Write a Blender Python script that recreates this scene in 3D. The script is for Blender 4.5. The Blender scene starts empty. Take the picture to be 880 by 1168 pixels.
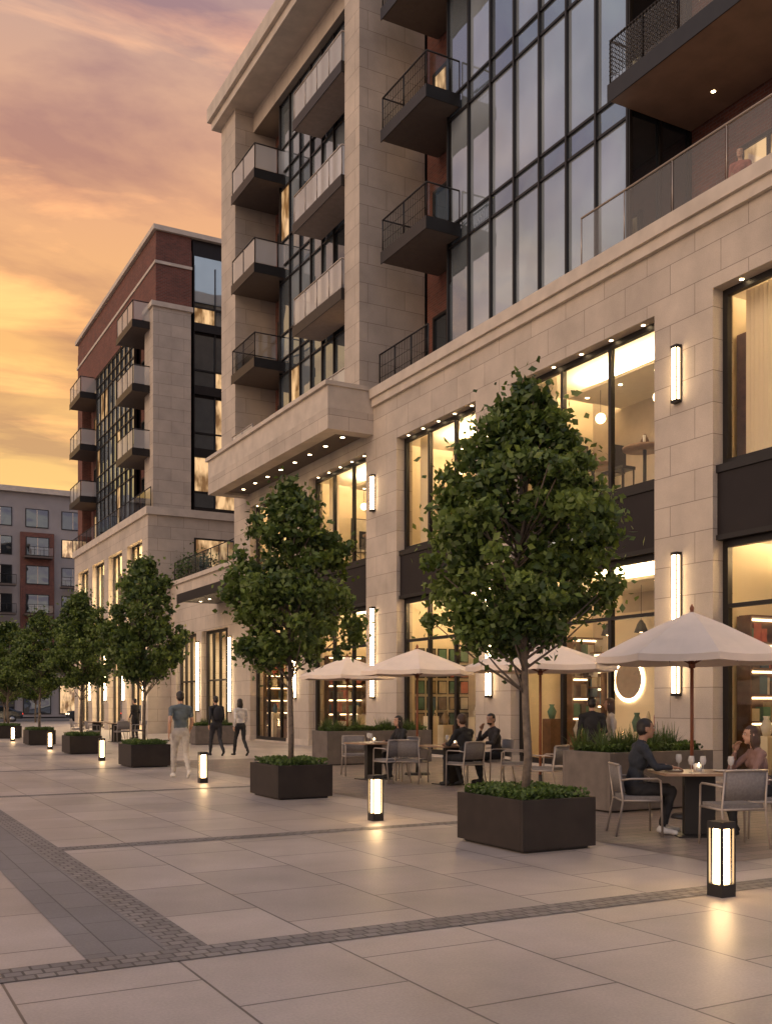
import bpy, math, random
import numpy as np
from mathutils import Vector, Matrix
random.seed(7)
RNG=np.random.default_rng(11)
scene=bpy.context.scene
COL=scene.collection
TH=math.radians(28.56)

# ------------------------------------------------------------------ materials
def newmat(name):
    m=bpy.data.materials.new(name); m.use_nodes=True
    nt=m.node_tree; nt.nodes.clear()
    return m,nt
def N(nt,t,**kw):
    n=nt.nodes.new(t)
    for k,v in kw.items(): setattr(n,k,v)
    return n
def L(nt,a,b): nt.links.new(a,b)
def simple(name,col,rough=0.6,metal=0.0,var=0.12,scale=6.0,bump=0.0,spec=0.5,emis=None,estr=0.0):
    m,nt=newmat(name)
    o=N(nt,'ShaderNodeOutputMaterial'); p=N(nt,'ShaderNodeBsdfPrincipled')
    L(nt,p.outputs[0],o.inputs[0])
    p.inputs['Roughness'].default_value=rough; p.inputs['Metallic'].default_value=metal
    p.inputs['Specular IOR Level'].default_value=spec
    tc=N(nt,'ShaderNodeTexCoord'); nz=N(nt,'ShaderNodeTexNoise'); nz.inputs['Scale'].default_value=scale; nz.inputs['Detail'].default_value=5
    L(nt,tc.outputs['Object'],nz.inputs['Vector'])
    r=N(nt,'ShaderNodeValToRGB')
    r.color_ramp.elements[0].position=0.3; r.color_ramp.elements[1].position=0.7
    r.color_ramp.elements[0].color=tuple(c*(1-var) for c in col)+(1,)
    r.color_ramp.elements[1].color=tuple(min(1,c*(1+var)) for c in col)+(1,)
    L(nt,nz.outputs[0],r.inputs[0]); L(nt,r.outputs[0],p.inputs['Base Color'])
    if bump>0:
        b=N(nt,'ShaderNodeBump'); b.inputs['Strength'].default_value=bump; b.inputs['Distance'].default_value=0.01
        L(nt,nz.outputs[0],b.inputs['Height']); L(nt,b.outputs[0],p.inputs['Normal'])
    if emis:
        p.inputs['Emission Color'].default_value=tuple(emis)+(1,); p.inputs['Emission Strength'].default_value=estr
    return m
def emitter(name,col,s):
    m,nt=newmat(name); o=N(nt,'ShaderNodeOutputMaterial'); e=N(nt,'ShaderNodeEmission')
    e.inputs[0].default_value=tuple(col)+(1,); e.inputs[1].default_value=s; L(nt,e.outputs[0],o.inputs[0]); return m
def brickmat(name,c1,c2,mortar,bw,bh,ms,rough=0.8,offset=0.5,vertical=True,bumpd=0.004,noise=0.25,nscale=1.2,fine=60,rot=0,shift=(0,0),spec=0.4):
    m,nt=newmat(name)
    o=N(nt,'ShaderNodeOutputMaterial'); p=N(nt,'ShaderNodeBsdfPrincipled'); L(nt,p.outputs[0],o.inputs[0])
    p.inputs['Specular IOR Level'].default_value=spec
    tc=N(nt,'ShaderNodeTexCoord'); sp=N(nt,'ShaderNodeSeparateXYZ'); L(nt,tc.outputs['Object'],sp.inputs[0])
    cb=N(nt,'ShaderNodeCombineXYZ')
    if vertical:
        a=N(nt,'ShaderNodeMath',operation='ADD'); L(nt,sp.outputs[0],a.inputs[0]); L(nt,sp.outputs[1],a.inputs[1])
        L(nt,a.outputs[0],cb.inputs[0]); L(nt,sp.outputs[2],cb.inputs[1])
    else:
        ax=N(nt,'ShaderNodeMath',operation='ADD'); ax.inputs[1].default_value=shift[0]
        ay=N(nt,'ShaderNodeMath',operation='ADD'); ay.inputs[1].default_value=shift[1]
        if rot: L(nt,sp.outputs[1],ax.inputs[0]); L(nt,sp.outputs[0],ay.inputs[0])
        else: L(nt,sp.outputs[0],ax.inputs[0]); L(nt,sp.outputs[1],ay.inputs[0])
        L(nt,ax.outputs[0],cb.inputs[0]); L(nt,ay.outputs[0],cb.inputs[1])
    b=N(nt,'ShaderNodeTexBrick'); b.offset=offset; b.squash=1
    b.inputs['Color1'].default_value=c1+(1,); b.inputs['Color2'].default_value=c2+(1,); b.inputs['Mortar'].default_value=mortar+(1,)
    b.inputs['Scale'].default_value=1; b.inputs['Brick Width'].default_value=bw; b.inputs['Row Height'].default_value=bh
    b.inputs['Mortar Size'].default_value=ms; b.inputs['Mortar Smooth'].default_value=0.1; b.inputs['Bias'].default_value=0
    L(nt,cb.outputs[0],b.inputs['Vector'])
    nz=N(nt,'ShaderNodeTexNoise'); nz.inputs['Scale'].default_value=nscale; nz.inputs['Detail'].default_value=7; nz.inputs['Roughness'].default_value=0.6
    L(nt,tc.outputs['Object'],nz.inputs['Vector'])
    nf=N(nt,'ShaderNodeTexNoise'); nf.inputs['Scale'].default_value=fine; nf.inputs['Detail'].default_value=4
    L(nt,tc.outputs['Object'],nf.inputs['Vector'])
    mr=N(nt,'ShaderNodeMapRange'); mr.inputs[1].default_value=0.3; mr.inputs[2].default_value=0.7; mr.inputs[3].default_value=1-noise; mr.inputs[4].default_value=1+noise*0.5
    L(nt,nz.outputs[0],mr.inputs[0])
    mf=N(nt,'ShaderNodeMapRange'); mf.inputs[1].default_value=0.3; mf.inputs[2].default_value=0.7; mf.inputs[3].default_value=0.88; mf.inputs[4].default_value=1.08
    L(nt,nf.outputs[0],mf.inputs[0])
    mu=N(nt,'ShaderNodeMath',operation='MULTIPLY'); L(nt,mr.outputs[0],mu.inputs[0]); L(nt,mf.outputs[0],mu.inputs[1])
    vm=N(nt,'ShaderNodeVectorMath',operation='SCALE'); L(nt,b.outputs['Color'],vm.inputs[0]); L(nt,mu.outputs[0],vm.inputs['Scale'])
    L(nt,vm.outputs[0],p.inputs['Base Color'])
    rr=N(nt,'ShaderNodeMapRange'); rr.inputs[3].default_value=rough-0.12; rr.inputs[4].default_value=min(1,rough+0.12); L(nt,nz.outputs[0],rr.inputs[0]); L(nt,rr.outputs[0],p.inputs['Roughness'])
    h=N(nt,'ShaderNodeMath',operation='MULTIPLY'); h.inputs[1].default_value=-1; L(nt,b.outputs['Fac'],h.inputs[0])
    h2=N(nt,'ShaderNodeMath',operation='MULTIPLY_ADD'); h2.inputs[1].default_value=0.15; L(nt,nf.outputs[0],h2.inputs[0]); L(nt,h.outputs[0],h2.inputs[2])
    bp=N(nt,'ShaderNodeBump'); bp.inputs['Strength'].default_value=0.7; bp.inputs['Distance'].default_value=bumpd
    L(nt,h2.outputs[0],bp.inputs['Height']); L(nt,bp.outputs[0],p.inputs['Normal'])
    return m
def shopglass(name,tint=(0.95,0.97,0.96),ior=1.5):
    m,nt=newmat(name); o=N(nt,'ShaderNodeOutputMaterial'); mx=N(nt,'ShaderNodeMixShader')
    t=N(nt,'ShaderNodeBsdfTransparent'); t.inputs[0].default_value=tint+(1,)
    g=N(nt,'ShaderNodeBsdfGlossy'); g.inputs['Roughness'].default_value=0.0
    f=N(nt,'ShaderNodeFresnel'); f.inputs[0].default_value=ior
    L(nt,f.outputs[0],mx.inputs[0]); L(nt,t.outputs[0],mx.inputs[1]); L(nt,g.outputs[0],mx.inputs[2]); L(nt,mx.outputs[0],o.inputs[0])
    return m
def frostglass(name,fac=.5):
    m,nt=newmat(name); o=N(nt,'ShaderNodeOutputMaterial'); mx=N(nt,'ShaderNodeMixShader'); mx.inputs[0].default_value=fac
    t=N(nt,'ShaderNodeBsdfTransparent'); t.inputs[0].default_value=(.9,.93,.93,1)
    p=N(nt,'ShaderNodeBsdfPrincipled'); p.inputs['Base Color'].default_value=(.68,.66,.64,1); p.inputs['Roughness'].default_value=.15; p.inputs['Specular IOR Level'].default_value=.9
    L(nt,t.outputs[0],mx.inputs[1]); L(nt,p.outputs[0],mx.inputs[2]); L(nt,mx.outputs[0],o.inputs[0]); return m
def mirrorglass(name,base,refl=(0.64,0.77,0.88),lo=0.35,hi=0.95,emis=None,es=0):
    m,nt=newmat(name); o=N(nt,'ShaderNodeOutputMaterial'); mx=N(nt,'ShaderNodeMixShader')
    d=N(nt,'ShaderNodeBsdfDiffuse')
    g=N(nt,'ShaderNodeBsdfGlossy'); g.inputs['Roughness'].default_value=0.015; g.inputs[0].default_value=refl+(1,)
    tc=N(nt,'ShaderNodeTexCoord'); nz=N(nt,'ShaderNodeTexNoise'); nz.inputs['Scale'].default_value=0.6; nz.inputs['Detail'].default_value=1
    L(nt,tc.outputs['Object'],nz.inputs['Vector'])
    b=N(nt,'ShaderNodeBump'); b.inputs['Strength'].default_value=0.12; b.inputs['Distance'].default_value=0.12; L(nt,nz.outputs[0],b.inputs['Height']); L(nt,b.outputs[0],g.inputs['Normal'])
    nz2=N(nt,'ShaderNodeTexNoise'); nz2.inputs['Scale'].default_value=0.35; L(nt,tc.outputs['Object'],nz2.inputs['Vector'])
    r=N(nt,'ShaderNodeValToRGB'); r.color_ramp.elements[0].position=0.35; r.color_ramp.elements[1].position=0.65
    r.color_ramp.elements[0].color=tuple(c*0.5 for c in base)+(1,); r.color_ramp.elements[1].color=base+(1,)
    L(nt,nz2.outputs[0],r.inputs[0]); L(nt,r.outputs[0],d.inputs[0])
    lw=N(nt,'ShaderNodeFresnel'); lw.inputs[0].default_value=1.55
    mr=N(nt,'ShaderNodeMapRange'); mr.inputs[1].default_value=0.04; mr.inputs[2].default_value=0.6; mr.inputs[3].default_value=lo; mr.inputs[4].default_value=hi
    L(nt,lw.outputs[0],mr.inputs[0]); L(nt,mr.outputs[0],mx.inputs[0]); 
    src=d.outputs[0]
    if emis:
        e=N(nt,'ShaderNodeEmission'); e.inputs[1].default_value=es
        nz3=N(nt,'ShaderNodeTexNoise'); nz3.inputs['Scale'].default_value=1.1; nz3.inputs['Detail'].default_value=3
        sx=N(nt,'ShaderNodeMapping'); sx.inputs['Scale'].default_value=(2.2,2.2,.8); L(nt,tc.outputs['Object'],sx.inputs[0]); L(nt,sx.outputs[0],nz3.inputs['Vector'])
        er=N(nt,'ShaderNodeValToRGB'); er.color_ramp.elements[0].position=.40; er.color_ramp.elements[1].position=.60
        er.color_ramp.elements[0].color=tuple(c*q for c,q in zip(emis,(.16,.12,.08)))+(1,); er.color_ramp.elements[1].color=emis+(1,)
        L(nt,nz3.outputs[0],er.inputs[0]); L(nt,er.outputs[0],e.inputs[0])
        ad=N(nt,'ShaderNodeAddShader'); L(nt,d.outputs[0],ad.inputs[0]); L(nt,e.outputs[0],ad.inputs[1]); src=ad.outputs[0]
    L(nt,src,mx.inputs[1]); L(nt,g.outputs[0],mx.inputs[2]); L(nt,mx.outputs[0],o.inputs[0])
    return m
def leafmat(name,dark,light):
    m,nt=newmat(name); o=N(nt,'ShaderNodeOutputMaterial'); mx=N(nt,'ShaderNodeMixShader'); mx.inputs[0].default_value=0.3
    p=N(nt,'ShaderNodeBsdfPrincipled'); p.inputs['Roughness'].default_value=0.5; t=N(nt,'ShaderNodeBsdfTranslucent')
    a=N(nt,'ShaderNodeAttribute'); a.attribute_name='tint'
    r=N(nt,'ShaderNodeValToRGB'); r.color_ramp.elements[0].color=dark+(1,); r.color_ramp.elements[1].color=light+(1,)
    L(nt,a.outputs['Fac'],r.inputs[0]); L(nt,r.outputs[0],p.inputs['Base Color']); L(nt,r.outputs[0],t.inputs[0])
    L(nt,p.outputs[0],mx.inputs[1]); L(nt,t.outputs[0],mx.inputs[2]); L(nt,mx.outputs[0],o.inputs[0]); return m

M={}
M['stone']=brickmat('limestone_cladding',(0.54,0.462,0.38),(0.465,0.40,0.335),(0.23,0.19,0.155),1.35,0.62,0.007,0.75,noise=0.2,nscale=0.9)
M['stone_plain']=simple('limestone_trim',(0.52,0.45,0.375),0.75,var=0.12,scale=2,bump=0.05)
M['brick']=brickmat('red_brick',(0.20,0.065,0.045),(0.13,0.045,0.034),(0.16,0.12,0.10),0.23,0.078,0.008,0.85)
M['bronze']=simple('dark_bronze_metal',(0.018,0.015,0.014),0.45,0.3,var=0.15,scale=3)
M['panel']=simple('dark_spandrel_panel',(0.016,0.012,0.012),0.5,0.0,var=0.15,scale=1.5,spec=.25)
M['soffit']=simple('brown_soffit',(0.22,0.14,0.095),0.6,var=0.15,scale=2)
M['slab']=simple('balcony_slab',(0.10,0.075,0.06),0.6,var=0.1)
M['slab_light']=simple('balcony_slab_light',(0.28,0.215,0.175),0.7,var=0.1)
M['glass']=shopglass('shop_glass')
M['railglass']=shopglass('railing_glass',(0.86,0.90,0.90),1.9)
M['frost']=frostglass('frosted_railing_glass',.55)
M['haze']=frostglass('terrace_railing_glass',.16)
M['cw1']=mirrorglass('curtain_glass_blinds',(0.42,0.48,0.52))
M['cw2']=mirrorglass('curtain_glass_clear',(0.17,0.20,0.22))
M['cw3']=mirrorglass('curtain_glass_dark',(0.03,0.035,0.04),lo=.2,hi=.9)
M['cwlit']=mirrorglass('apartment_lit_glass',(0.3,0.2,0.1),lo=0.12,hi=0.7,emis=(1.0,0.62,0.30),es=1.1)  # room light painted as a mottled glow on the pane, no room behind
M['cream']=simple('cream_interior_wall',(0.78,0.67,0.50),0.8,var=0.06,scale=0.7)
M['ceil']=simple('interior_ceiling',(0.80,0.73,0.61),0.8,var=0.03)
M['wood']=simple('walnut_wood',(0.14,0.07,0.035),0.5,var=0.3,scale=5)
M['floor_in']=simple('interior_floor',(0.3,0.2,0.12),0.4,var=0.2,scale=3)
M['led']=emitter('warm_led',(1.0,0.70,0.38),24)
M['ledb']=emitter('bollard_led',(1.0,0.64,0.30),24)
M['ledsoft']=emitter('warm_led_soft',(1.0,0.72,0.40),6)
M['spot']=emitter('downlight_lens',(1.0,0.75,0.42),25)
M['paver']=brickmat('concrete_pavers',(0.44,0.38,0.345),(0.35,0.305,0.28),(0.12,0.10,0.092),1.15,1.0,0.008,0.43,offset=0.5,vertical=False,rot=1,noise=0.28,nscale=0.8,shift=(0.3,0.2),spec=0.5)
M['cobble']=brickmat('granite_setts',(0.25,0.225,0.21),(0.17,0.155,0.15),(0.08,0.07,0.065),0.11,0.10,0.008,0.6,vertical=False,noise=0.2)
M['darkpaver']=brickmat('dark_pavers',(0.215,0.20,0.195),(0.175,0.165,0.165),(0.08,0.075,0.075),0.6,0.3,0.005,0.6,vertical=False,rot=1,noise=0.2)
M['seatpaver']=brickmat('terrace_pavers',(0.26,0.205,0.175),(0.19,0.155,0.135),(0.07,0.06,0.055),0.4,0.2,0.005,0.5,vertical=False,noise=0.2)
M['asphalt']=simple('asphalt',(0.05,0.05,0.052),0.8,var=0.2,scale=8,bump=0.3)
M['ground']=simple('ground_earth',(0.10,0.095,0.09),0.9,var=0.2,scale=0.3)
M['planter']=simple('bronze_planter_metal',(0.024,0.017,0.014),0.5,0.0,var=0.25,scale=4,spec=.35)
M['gplanter']=simple('concrete_planter',(0.13,0.108,0.095),0.7,var=0.18,scale=5,bump=0.1)
M['soil']=simple('soil',(0.03,0.02,0.015),0.95,var=0.3,scale=20)
M['bark']=simple('bark',(0.14,0.11,0.085),0.9,var=0.35,scale=14,bump=0.6)
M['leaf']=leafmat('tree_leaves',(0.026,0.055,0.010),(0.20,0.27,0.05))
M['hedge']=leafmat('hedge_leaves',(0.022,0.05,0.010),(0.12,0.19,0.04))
M['blade']=leafmat('strap_leaves',(0.022,0.05,0.012),(0.12,0.18,0.05))
M['canvas']=simple('umbrella_canvas',(0.82,0.69,0.57),0.85,var=0.05,scale=3)
M['pole']=simple('umbrella_pole_wood',(0.22,0.07,0.03),0.45,var=0.2,scale=8)
M['cframe']=simple('chair_frame_metal',(0.36,0.31,0.27),0.4,0.4)
M['cfab']=simple('chair_fabric',(0.19,0.175,0.17),0.9,var=0.15,scale=40)
M['tabletop']=simple('table_top',(0.30,0.19,0.12),0.35,var=0.15,scale=6)
M['dark']=simple('black_metal',(0.016,0.014,0.013),0.45,0.1)
M['white']=simple('white_ceramic',(0.75,0.72,0.68),0.3,var=0.03)
M['grey3']=simple('grey_render',(0.30,0.27,0.26),0.8,var=0.1,scale=0.5)

# ------------------------------------------------------------------ mesh builder
class MB:
    def __init__(s): s.v=[];s.f=[];s.m=[];s.mats=[];s.sm=[]
    def mi(s,k):
        mt=M[k] if isinstance(k,str) else k
        if mt not in s.mats: s.mats.append(mt)
        return s.mats.index(mt)
    def add(s,vs,fs,k,sm=False):
        o=len(s.v); s.v+= [tuple(p) for p in vs]; i=s.mi(k)
        for f in fs: s.f.append([o+a for a in f]); s.m.append(i); s.sm.append(sm)
    def box(s,x0,x1,y0,y1,z0,z1,k):
        if x1<x0:x0,x1=x1,x0
        if y1<y0:y0,y1=y1,y0
        if z1<z0:z0,z1=z1,z0
        s.add([(x0,y0,z0),(x1,y0,z0),(x1,y1,z0),(x0,y1,z0),(x0,y0,z1),(x1,y0,z1),(x1,y1,z1),(x0,y1,z1)],
              [(0,3,2,1),(4,5,6,7),(0,1,5,4),(1,2,6,5),(2,3,7,6),(3,0,4,7)],k)
    def quad(s,pts,k): s.add(pts,[tuple(range(len(pts)))],k)
    def tube(s,pts,rs,k,n=8,cap=True,flat=1.0):
        pts=[Vector(p) for p in pts]
        if not isinstance(rs,(list,tuple)): rs=[rs]*len(pts)
        vs=[];fs=[]
        ref=None
        for i,p in enumerate(pts):
            d=(pts[min(i+1,len(pts)-1)]-pts[max(i-1,0)]).normalized()
            if ref is None:
                ref=Vector((0,0,1)) if abs(d.z)<0.9 else Vector((1,0,0))
            a=(ref-d*ref.dot(d)).normalized(); ref=a
            b=d.cross(a)
            for j in range(n):
                t=2*math.pi*j/n; vs.append(p+(a*math.cos(t)+b*math.sin(t)*flat)*rs[i])
        for i in range(len(pts)-1):
            for j in range(n):
                fs.append((i*n+j,i*n+(j+1)%n,(i+1)*n+(j+1)%n,(i+1)*n+j))
        if cap:
            fs.append(tuple(range(n-1,-1,-1))); fs.append(tuple((len(pts)-1)*n+j for j in range(n)))
        s.add(vs,fs,k,True)
    def ell(s,c,r,k,R=None,nu=12,nv=8):
        vs=[];fs=[]
        if not isinstance(r,(tuple,list)): r=(r,r,r)
        c=Vector(c)
        for i in range(nv+1):
            ph=math.pi*i/nv
            for j in range(nu):
                t=2*math.pi*j/nu
                p=Vector((math.sin(ph)*math.cos(t)*r[0],math.sin(ph)*math.sin(t)*r[1],math.cos(ph)*r[2]))
                if R is not None: p=R@p
                vs.append(c+p)
        for i in range(nv):
            for j in range(nu):
                fs.append((i*nu+j,(i+1)*nu+j,(i+1)*nu+(j+1)%nu,i*nu+(j+1)%nu))
        s.add(vs,fs,k,True)
    def disc(s,c,r,k,n=12,up=False):
        vs=[(c[0]+r*math.cos(2*math.pi*j/n),c[1]+r*math.sin(2*math.pi*j/n),c[2]) for j in range(n)]
        s.add(vs,[tuple(range(n)) if up else tuple(range(n-1,-1,-1))],k)
    def build(s,name,parent=None,loc=None,ang=0.0,bevel=0):
        me=bpy.data.meshes.new(name); me.from_pydata(s.v,[],s.f)
        for mt in s.mats: me.materials.append(mt)
        me.polygons.foreach_set('material_index',s.m); me.polygons.foreach_set('use_smooth',s.sm); me.update()
        o=bpy.data.objects.new(name,me); COL.objects.link(o)
        if parent is not None: o.parent=parent; o.matrix_parent_inverse=parent.matrix_world.inverted()
        if loc is not None: o.location=loc
        o.rotation_euler[2]=ang
        if bevel:
            b=o.modifiers.new('bevel','BEVEL'); b.width=bevel; b.segments=2; b.limit_method='ANGLE'
        return o
def empty(name,loc=(0,0,0)):
    o=bpy.data.objects.new(name,None); COL.objects.link(o); o.location=loc; o.empty_display_size=0.3
    bpy.context.view_layer.update(); return o
def area(name,loc,sx,sy,e,parent=None,up=False,col=(1,0.77,0.48),rot=None):
    l=bpy.data.lights.new(name,'AREA'); l.shape='RECTANGLE'; l.size=sx; l.size_y=sy; l.energy=e; l.color=col
    o=bpy.data.objects.new(name,l); COL.objects.link(o); o.location=loc
    if up: o.rotation_euler=(math.pi,0,0)
    if rot: o.rotation_euler=rot
    if parent is not None:
        o.parent=parent; o.matrix_parent_inverse=parent.matrix_world.inverted()
    return o

# ------------------------------------------------------------------ facade helpers
def glass_rail(mb,pts,z,h=1.05,g='railglass',bars=False,post='bronze',step=1.1):
    for a,b in zip(pts[:-1],pts[1:]):
        a=Vector((a[0],a[1],0)); b=Vector((b[0],b[1],0)); ln=(b-a).length; n=max(1,round(ln/step)); d=(b-a)/ln
        mb.tube([a+Vector((0,0,z+h)),b+Vector((0,0,z+h))],0.028,post,n=6)
        mb.tube([a+Vector((0,0,z+0.06)),b+Vector((0,0,z+0.06))],0.02,post,n=4)
        for i in range(n+1):
            p=a+d*(ln*i/n); mb.tube([(p.x,p.y,z),(p.x,p.y,z+h)],0.022,post,n=4)
        if bars:
            k=int(ln/0.1)
            for i in range(k):
                p=a+d*(ln*(i+.5)/k); mb.tube([(p.x,p.y,z+.06),(p.x,p.y,z+h)],0.009,post,n=4)
            for zz in (0.35,0.7): mb.tube([a+Vector((0,0,z+zz)),b+Vector((0,0,z+zz))],0.01,post,n=4)
        else:
            for i in range(n):
                p=a+d*(ln*i/n+0.04); q=a+d*(ln*(i+1)/n-0.04)
                mb.quad([(p.x,p.y,z+.1),(q.x,q.y,z+.1),(q.x,q.y,z+h-.04),(p.x,p.y,z+h-.04)],g)
def balcony(mb,x0,x1,y0,y1,z,front='glass',side='glass',slab='slab',t=0.28,g='railglass',post='bronze'):
    mb.box(x0,x1,y0,y1,z-t,z,slab)
    mb.box(x0-0.03,x0-0.002,y0-0.03,y1+0.03,z-t-0.04,z+0.05,'bronze')
    mb.box(x0-0.002,x1,y0-0.03,y0-0.002,z-t-0.04,z+0.05,'bronze')
    glass_rail(mb,[(x0+.03,y1),(x0+.03,y0+.03)],z,bars=(front=='bars'),g=g,post=post)
    glass_rail(mb,[(x0+.03,y0+.03),(x1,y0+.03)],z,bars=(side=='bars'),g=g,post=post)
    glass_rail(mb,[(x0+.03,y1-.02),(x1,y1-.02)],z,bars=(side=='bars'),g=g,post=post)
def curtain(mb,X,y0,y1,z0,z1,ny,levels,qs=(-.42,.22),litp=0.03,weights=(0.55,0.3,0.15)):
    zs=[z0]
    for lv in levels:
        for q in qs:
            if z0+.2<lv+q<z1-.2: zs.append(lv+q)
    zs.append(z1); zs=sorted(set(zs))
    dy=(y1-y0)/ny
    for i in range(ny):
        for a,b in zip(zs[:-1],zs[1:]):
            k=random.choices(['cw1','cw2','cw3'],weights)[0]
            if b-a<0.9 and k=='cw1': k='cw2'
            if random.random()<litp and b-a>1.2: k='cwlit'
            t=[random.uniform(-.005,.005) for _ in range(4)]
            ya,yb=y0+i*dy,y0+(i+1)*dy
            mb.quad([(X+t[0],yb,a),(X+t[1],ya,a),(X+t[2],ya,b),(X+t[3],yb,b)],k)
    for i in range(ny+1):
        y=y0+i*dy; mb.box(X-0.09,X+0.06,y-0.03,y+0.03,z0,z1,'bronze')
    for q in zs: mb.box(X-0.06,X+0.05,y0+.031,y1-.031,q-0.03,q+0.03,'bronze')
def window_x(mb,X,y0,y1,z0,z1,nm=2,trans=(),fw=0.09,g='glass',d=0.12):
    mb.box(X-d/2,X+d/2,y0,y0+fw,z0,z1,'bronze'); mb.box(X-d/2,X+d/2,y1-fw,y1,z0,z1,'bronze')
    mb.box(X-d/2,X+d/2,y0+fw,y1-fw,z0,z0+fw,'bronze'); mb.box(X-d/2,X+d/2,y0+fw,y1-fw,z1-fw,z1,'bronze')
    for i in range(1,nm+1):
        y=y0+(y1-y0)*i/(nm+1); mb.box(X-d/2+.003,X+d/2-.003,y-fw*.4,y+fw*.4,z0+fw,z1-fw,'bronze')
    for t in trans: mb.box(X-d/2+.006,X+d/2-.006,y0+fw,y1-fw,t-.04,t+.04,'bronze')
    mb.quad([(X,y1,z0),(X,y0,z0),(X,y0,z1),(X,y1,z1)],g)
def tall_light(parent,X,y,z0,z1):
    mb=MB()
    mb.box(X-0.13,X-.01,y-.085,y+.085,z1,z1+.06,'bronze'); mb.box(X-0.13,X-.01,y-.085,y+.085,z0-.06,z0,'bronze')
    mb.box(X-0.12,X-0.035,y-.055,y+.055,z0,z1,'led'); mb.box(X-0.03,X+.01,y-.1,y+.1,z0-.06,z1+.06,'bronze')
    for s in (-1,1): mb.box(X-0.128,X-0.10,y+s*.065-.008,y+s*.065+.008,z0,z1,'bronze')
    return mb.build('wall_light',parent)

# ------------------------------------------------------------------ BUILDING 1
B1=empty('mixed_use_building',(18,22,0))
W=15.0
wall=MB(); fr=MB()
openings=[(2.0,6.6),(8.6,14.23),(15.83,20.95),(22.55,26.88),(28.9,33.4),(35.4,39.3)]
piers=[(0.2,2.0),(6.6,8.6),(14.23,15.83),(20.95,22.55),(26.88,28.9),(33.4,35.4),(39.3,41.2)]
for a,b in piers:
    wall.box(W,W+0.55,a,b,0,9.65,'stone')
    wall.box(W-0.03,W+0.4,a-0.02,b+0.02,0,0.22,'stone_plain')
wall.box(W,W+0.55,0.2,41.2,9.65,10.95,'stone')
wall.box(W-0.10,W+0.7,0.1,28.35,10.953,11.2,'stone_plain')
wall.box(W-0.18,W+0.7,0.0,28.35,11.203,11.5,'stone_plain')
for a,b in openings:
    fr.box(W+0.12,W+0.5,a+.002,b-.002,4.73,6.2,'panel')
    fr.box(W+0.08,W+0.118,a+.002,b-.002,6.05,6.2,'bronze'); fr.box(W+0.08,W+0.118,a+.002,b-.002,4.73,4.83,'bronze')
    window_x(fr,W+0.33,a,b,0.06,4.727,nm=2,trans=(3.45,),fw=.13)
    window_x(fr,W+0.33,a,b,6.203,9.647,nm=2,trans=(),fw=.12)
    fr.box(W+0.2,W+0.45,a+.002,b-.002,0,0.057,'stone_plain')
    n=5
    for i in range(n):
        fr.disc((W+0.17,a+(b-a)*(i+.5)/n,9.643),0.042,'spot')
wall.build('walls',B1); fr.build('shopfront_windows',B1)
for y in (15.15,21.85,28.35,7.6,34.6): 
    tall_light(B1,W,y,1.75,4.55)
for y in (15.15,21.85,28.35): tall_light(B1,W,y,7.7,8.75)

# interior
it=MB()
rc=[simple('book_cover_%d'%i,c,0.6) for i,c in enumerate([(0.35,0.08,0.05),(0.06,0.12,0.16),(0.5,0.42,0.3),(0.1,0.07,0.05),(0.28,0.2,0.1),(0.08,0.16,0.1),(0.6,0.55,0.48)])]
it.box(15.56,21,0.3,41,-0.05,0.05,'floor_in'); it.box(15.56,21,0.3,41,4.85,6.3,'ceil'); it.box(15.56,21,0.3,41,9.8,10.2,'ceil')
it.box(19.6,19.8,0.3,41,0.05,4.85,'cream'); it.box(19.6,19.8,0.3,41,6.3,9.8,'cream')
it.box(15.56,19.6,0.2,0.3,0.05,9.8,'cream'); it.box(15.56,19.6,40.9,41.1,0.05,9.8,'cream')
def pict(X,y,z,w,h,k):
    it.box(X-.05,X-.02,y,y+w,z,z+h,'dark'); it.box(X-.06,X-.052,y+.04,y+w-.04,z+.04,z+h-.04,k)
def pictY(Y,x,z,w,h,k):
    it.box(x,x+w,Y-.05,Y-.01,z,z+h,'dark'); it.box(x+.035,x+w-.035,Y-.058,Y-.052,z+.035,z+h-.035,k)
def shelf(X,y0,y1,z0,z1,rows,face='x'):
    def B(a0,a1,b0,b1,c0,c1,k):
        if face=='x': it.box(X+a0,X+a1,b0,b1,c0,c1,k)
        else: it.box(b0,b1,X+a0,X+a1,c0,c1,k)
    B(0,.35,y0-.04,y0,z0,z1,'wood'); B(0,.35,y1,y1+.04,z0,z1,'wood'); B(.33,.35,y0,y1,z0,z1,'wood')
    for r in range(rows+1):
        z=z0+(z1-z0)*r/rows; B(0,.33,y0,y1,z-.02,z+.02,'wood')
        if r<rows:
            B(.28,.31,y0,y1,z+(z1-z0)/rows-.07,z+(z1-z0)/rows-.03,'ledsoft')
            y=y0+.05
            while y<y1-.12:
                w=random.choice([.05,.07,.16,.22]); h=random.uniform(.45,.75)*(z1-z0)/rows
                if y+w>y1-.02: break
                if random.random()<.8: B(.04,.24,y,y+w-.006,z+.021,z+.02+h,random.choice(rc))
                y+=w+random.choice([0,0,.05])
for y in (14.6,21.7,28.0,34.4):
    it.box(15.9,19.6,y,y+.15,.05,4.85,'cream'); it.box(15.9,19.6,y,y+.15,6.3,9.8,'cream')
    for q in range(2): pictY(y,17.2+q*1.2,7.3,.9,1.3,random.choice(rc))
shelf(14.2,16.05,17.2,.1,3.3,6,'y'); shelf(14.2,17.5,19.0,.1,3.3,6,'y')
shelf(21.3,17.3,18.5,.1,3.3,6,'y')
shelf(34.0,16.1,17.6,.1,3.3,6,'y'); shelf(40.4,16.2,18.5,.1,3.3,6,'y')
shelf(14.2,16.05,17.0,6.4,9.0,5,'y')
for r in range(5):
    for c in range(6): pictY(28.0,16.3+c*.42,.8+.52*r,.34,.44,random.choice(rc))
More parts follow.
